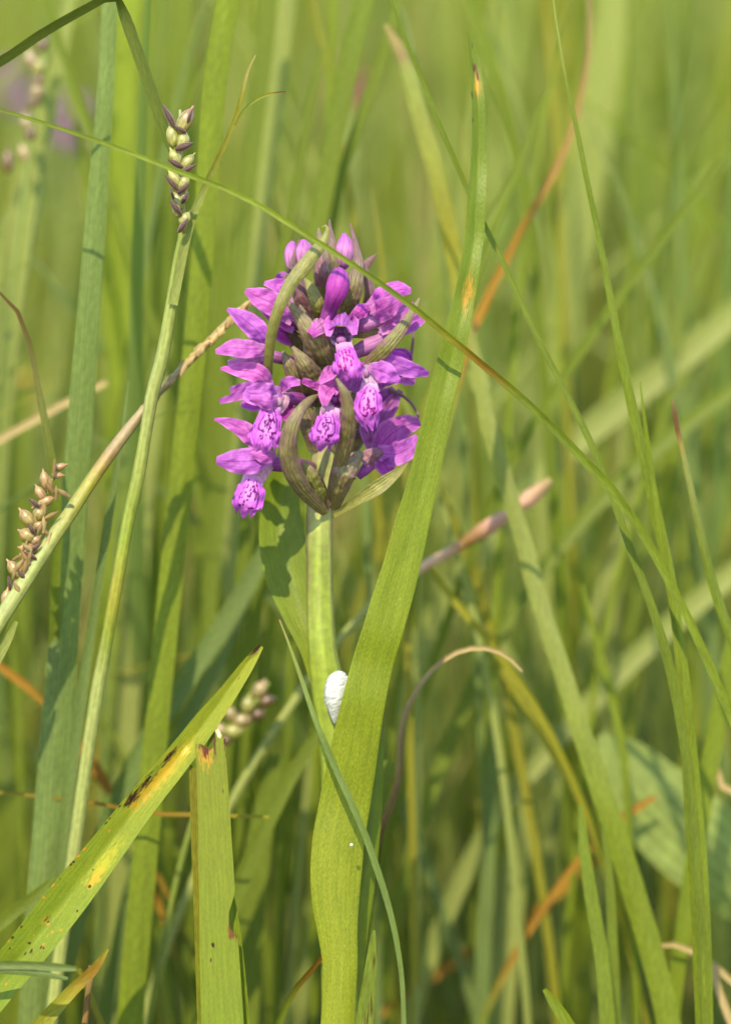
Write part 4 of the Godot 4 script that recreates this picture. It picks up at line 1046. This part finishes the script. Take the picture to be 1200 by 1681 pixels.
	petal(f, "sepal", [[428, 745, -8, 16], [412, 716, -10, 32], [386, 698, -10, 24], [352, 688, -9, 4]], LIT, {"cup":  0.08})
	petal(f, "hood", [[446, 750, -11, 22], [406, 757, -15, 44], [380, 757, -15, 36], [356, 756, -14, 14]], LIT, {"cup": -0.12})
	petal(f, "petal", [[454, 745, -11, 10], [430, 749, -15, 21], [412, 743, -15, 8]], LIT, {"cup": -0.4})
	petal(f, "throat", [[448, 752, -9, 22], [432, 770, -11, 26], [420, 788, -12, 26]], [[0.0, MAG], [0.4, WHITE], [1.0, WHITE]], {"cup": -0.6})
	lip(f, [[416, 778, -12, 30], [414, 798, -14, 46], [411, 816, -15, 52], [404, 834, -15, 48], [399, 850, -13, 41]], 3, {"wrap": 0.8, "roll": -10.0})
	# 6 left, upper
	f = flower([[500, 600, 0, 8], [475, 592, -3, 9], [450, 585, -6, 10], [436, 580, -7, 8]], [[0.0, OLIVE], [0.4, MAG * 0.6], [1.0, PINK]])
	petal(f, "sepal", [[438, 578, -7, 14], [426, 547, -9, 36], [402, 525, -9, 32], [373, 507, -8, 6]], LIT, {"cup": -0.12})
	petal(f, "hood", [[442, 574, -10, 18], [406, 572, -13, 32], [380, 571, -13, 29], [354, 577, -12, 8]], LIT, {"cup": -0.12})
	petal(f, "petal", [[438, 582, -8, 12], [412, 592, -10, 24], [374, 596, -9, 10]], PINK * 0.8, {"cup": -0.2})
	petal(f, "throat", [[440, 574, -8, 18], [432, 592, -9, 30], [424, 608, -8, 18]], PINK, {"cup": -0.4})
	# 7 upper left, half hidden by the curled bract
	f = flower([[510, 545, 0, 8], [492, 535, -3, 9], [475, 525, -5, 9]], OV)
	petal(f, "hood", [[482, 524, -8, 24], [445, 497, -11, 40], [420, 485, -11, 30], [403, 477, -10, 8]], LIT, {"cup": -0.12})
	petal(f, "sepal", [[482, 485, -4, 28], [458, 470, -7, 27], [434, 465, -7, 8]], LIT)
	petal(f, "petal", [[484, 530, -5, 40], [450, 516, -7, 30], [425, 502, -6, 8]], PLUM * 1.6)
	petal(f, "sepal", [[478, 470, -2, 20], [462, 458, -3, 22], [468, 446, -3, 6]], MAG)
	petal(f, "sepal", [[490, 545, -2, 40], [466, 545, -4, 36], [448, 530, -4, 10]], PLUM * 1.5)
	# 8 upper right
	f = flower([[560, 545, 0, 7], [580, 540, -5, 9], [605, 530, -8, 13], [630, 520, -8, 12]], [[0.0, OLIVE], [0.3, PINK * 0.8], [1.0, PINK]])
	petal(f, "hood", [[606, 510, -6, 24], [634, 486, -9, 38], [655, 476, -9, 30], [674, 477, -8, 10]], LIT, {"cup": -0.12})
	petal(f, "petal", [[606, 518, -8, 24], [636, 505, -12, 38], [664, 489, -11, 10]], LIT, {"cup": -0.12})
	petal(f, "petal", [[622, 526, -7, 16], [650, 516, -10, 26], [680, 501, -9, 12]], [[0.0, Color(0.4, 0.05, 0.12)], [0.3, PINK * 0.8], [1.0, MAG * 1.1]], {"cup": 0.3})
	petal(f, "sepal", [[648, 547, -4, 18], [676, 532, -6, 26], [698, 521, -5, 10]], LIT)
	petal(f, "sepal", [[612, 504, -8, 16], [592, 512, -11, 24], [572, 524, -10, 8]], [[0.0, MAG], [0.5, PLUM * 2.2], [1.0, MAG * 0.9]], {"cup": -0.4})
	# 9 right, below the upper right one
	f = flower([[560, 590, 0, 7], [580, 580, -6, 10], [605, 568, -7, 14], [632, 555, -7, 11]], [[0.0, OLIVE], [0.25, PINK * 0.7], [1.0, PINK * 0.75]])
	petal(f, "hood", [[622, 556, -8, 26], [648, 545, -10, 32], [670, 534, -9, 10]], PINK * 0.8, {"cup": -0.4})
	petal(f, "petal", [[625, 545, -9, 14], [650, 530, -10, 24], [685, 515, -9, 10]], LIT)
	petal(f, "sepal", [[632, 592, -4, 20], [652, 584, -5, 18], [670, 592, -4, 9]], PLUM * 2.0)
	petal(f, "sepal", [[640, 580, -3, 14], [665, 582, -3, 18], [676, 592, -2, 6]], MAG * 0.8)
	# 10 lower right, turned away
	f = flower([[588, 784, -2, 5], [600, 771, -2, 9], [614, 756, -1, 11], [628, 744, -1, 12]], MAG * 0.9)
	petal(f, "sepal", [[618, 738, 0, 24], [644, 712, -1, 48], [668, 698, -1, 34], [689, 692, 0, 16]], MAG * 0.9)
	petal(f, "sepal", [[622, 742, -2, 22], [650, 746, -4, 36], [674, 732, -4, 32], [685, 716, -3, 10]], MAG * 1.05)
	petal(f, "lip", [[626, 754, -2, 22], [635, 768, -4, 30], [646, 782, -4, 8]], PLUM * 1.6)
	petal(f, "petal", [[596, 760, -3, 34], [612, 748, -3, 26], [628, 742, -3, 16]], DUSK * 1.2, {"cup": -0.8})
	# 11 right, deep between the others
	f = flower([[560, 720, 1, 7], [585, 712, 1, 8], [608, 705, 2, 8]], OV)
	petal(f, "sepal", [[612, 738, 0, 12], [622, 700, 1, 27], [640, 667, 2, 26], [657, 641, 3, 10]], MAG * 0.8)
	petal(f, "sepal", [[607, 738, -1, 10], [601, 710, -1, 22], [600, 686, 0, 18]], MAG * 0.7)
	petal(f, "petal", [[600, 690, 1, 30], [622, 660, 2, 34], [648, 640, 3, 16]], MAG * 0.7)
	# 12 left, behind
	f = flower([[500, 640, 3, 7], [460, 645, 3, 8], [425, 650, 2, 8]], OV)
	petal(f, "petal", [[425, 643, 1, 14], [395, 649, 0, 15], [361, 659, -1, 9]], LIT)
	petal(f, "petal", [[425, 635, 2, 20], [398, 638, 2, 18], [378, 641, 1, 10]], MAG)
	petal(f, "petal", [[440, 655, 1, 34], [412, 663, 0, 24], [396, 664, 0, 8]], PLUM * 1.8)
	petal(f, "sepal", [[490, 660, 0, 40], [472, 672, -1, 34], [464, 690, -1, 12]], PLUM * 1.6)
	# buds
	f = flower([[552, 441, -11, 3], [556, 449, -12, 13], [556, 462, -13, 19], [553, 477, -13, 19], [548, 490, -12, 15], [543, 505, -10, 13], [537, 522, -9, 12], [532, 534, -8, 8]], [[0.0, MAG * 0.8], [0.3, PLUM * 2.0], [0.5, PLUM * 1.9], [0.65, MAG * 0.7], [1.0, MAG]])
	petal(f, "lip", [[540, 518, -9, 20], [526, 533, -12, 30], [509, 548, -13, 15]], [[0.0, MAG * 1.1], [0.5, PINK * 0.8], [0.8, MAG], [1.0, PLUM * 2.0]], {"cup": -0.5})
	for q in [[480, 444, 478, 424, 479, 405, 481, 396, 11, -3], [500, 444, 499, 422, 499, 404, 497, 393, 16, -5], [563, 442, 565, 418, 566, 398, 565, 383, 16, -5]]:
		flower([[q[0], q[1], q[9] + 2, 4], [q[2], q[3] + 8, q[9], q[8] * 0.85], [q[2], q[3], q[9], q[8]], [q[4], q[5], q[9], q[8] * 0.8], [q[6], q[7], q[9], 3]], [[0.0, PINK * 0.9], [0.6, PINK * 1.05], [1.0, MAG * 1.2]])

func small_things() -> void:
	# froth in the leaf axil
	ORG = at(552, 1208, -5)
	var st := begin()
	rng.seed = 3
	var W := Color(0.33, 0.34, 0.30)
	tube(st, [[560, 1103, -3.6, 7], [558, 1110, -3.8, 15], [554, 1132, -4.2, 21], [552, 1152, -4.4, 19], [551, 1166, -4.5, 13], [550, 1178, -4.5, 7], [550, 1188, -4.4, 2]], {"c": W, "mot": 0.10, "fr": 2200.0, "n": 60, "m": 40, "lumpy": 0.10})
	for i in 160:
		var q := pow(rng.randf(), 0.8)
		var y := lerpf(1106, 1158, q)
		var hw := 20.0 * sqrt(clampf((y - 1100.0) / 26.0, 0.0, 1.0)) * (1.0 - 0.80 * smoothstep(1150, 1206, y))
		var x := lerpf(561, 551, q) + rng.randf_range(-1, 1) * hw * 0.8
		var bulge := sqrt(maxf(0.0, 1.0 - pow((x - lerpf(561, 551, q)) / maxf(hw, 1.0), 2)))
		ball(st, at(x, y, -4.1 - 0.070 * hw * bulge), Vector3.ONE * STEP * rng.randf_range(1.6, 2.8) * (1.0 if y < 1165 else 0.7), W, 6)
	tag(finish(st, "froth", M.froth), "white froth of tiny bubbles in the angle between orchid stem and broad leaf", "insect froth")
	ORG = at(577, 1387, -9.6)
	st = begin()
	ball(st, at(577, 1387, -9.6), Vector3.ONE * 3.0 * STEP, Color(0.36, 0.36, 0.28), 10)
	tag(finish(st, "insect_egg", M.froth), "tiny round white egg stuck on the orchid's pale lower sheath", "insect egg")
	# big soft leaf in the right background
	var r := root("dock_leaf", "big pale blurred oval leaf low at the right edge", "leaf", at(1280, 1800, 80))
	st = begin()
	ribbon(st, [[985, 1206, 56, 16], [1012, 1240, 56, 78], [1060, 1300, 56, 128], [1120, 1360, 57, 150], [1190, 1420, 59, 144], [1250, 1480, 62, 110], [1290, 1560, 68, 26], [1280, 1700, 76, 16]], {"c": Color(0.225, 0.275, 0.075), "fold": -0.1, "roll": -6.0, "n": 40, "m": 12, "wave": 0.05})
	finish(st, "leaf_blade", M.grass, r)
	# other flowers far behind
	far_flower("blurred pink-purple orchid spike far behind at the left edge", 34, 140, 330, PINK * 0.9)
	far_flower("blurred purple flower behind the folded dark blade at the upper left", 106, 195, 330, PINK)
	far_flower("blurred salmon-orange seed head far behind above the flower", 572, 130, 210, Color(0.42, 0.16, 0.08))
	far_flower("blurred yellow flower far behind at the left edge", 28, 655, 190, Color(0.45, 0.38, 0.03))

func far_flower(label: String, x: float, y: float, d: float, c: Color) -> void:
	var pts := rooted([[x, y + 40, d, 6], [x + 4, y + 200, d, 7]])
	var r := root("flower_head", label, "flower", Vector3(pts[-1].x, pts[-1].y, pts[-1].z))
	var st := begin()
	tube(st, pts, {"c": GREEN, "n": 12, "m": 6})
	finish(st, "stem", M.stem, r)
	st = begin()
	rng.seed = int(x * 3 + y)
	for i in 26:
		var q := rng.randf_range(-1, 1)
		var a := rng.randf() * TAU
		var w := 26.0 * sqrt(1.0 - q * q * 0.8)
		var p := [x + cos(a) * w, y + q * 44.0, d + sin(a) * w * 0.1]
		ribbon(st, [[x + cos(a) * w * 0.2, p[1] + 6, d, 8], [p[0], p[1], p[2], 20], [p[0] + cos(a) * 16, p[1] - 6, p[2] + sin(a) * 1.6, 4]], {"c": c * rng.randf_range(0.7, 1.2), "n": 5, "m": 3, "nrm": Vector3(0.1, 0.9, 0.4)})
	finish(st, "petals", M.petal, r).set_meta("kind", "stuff")
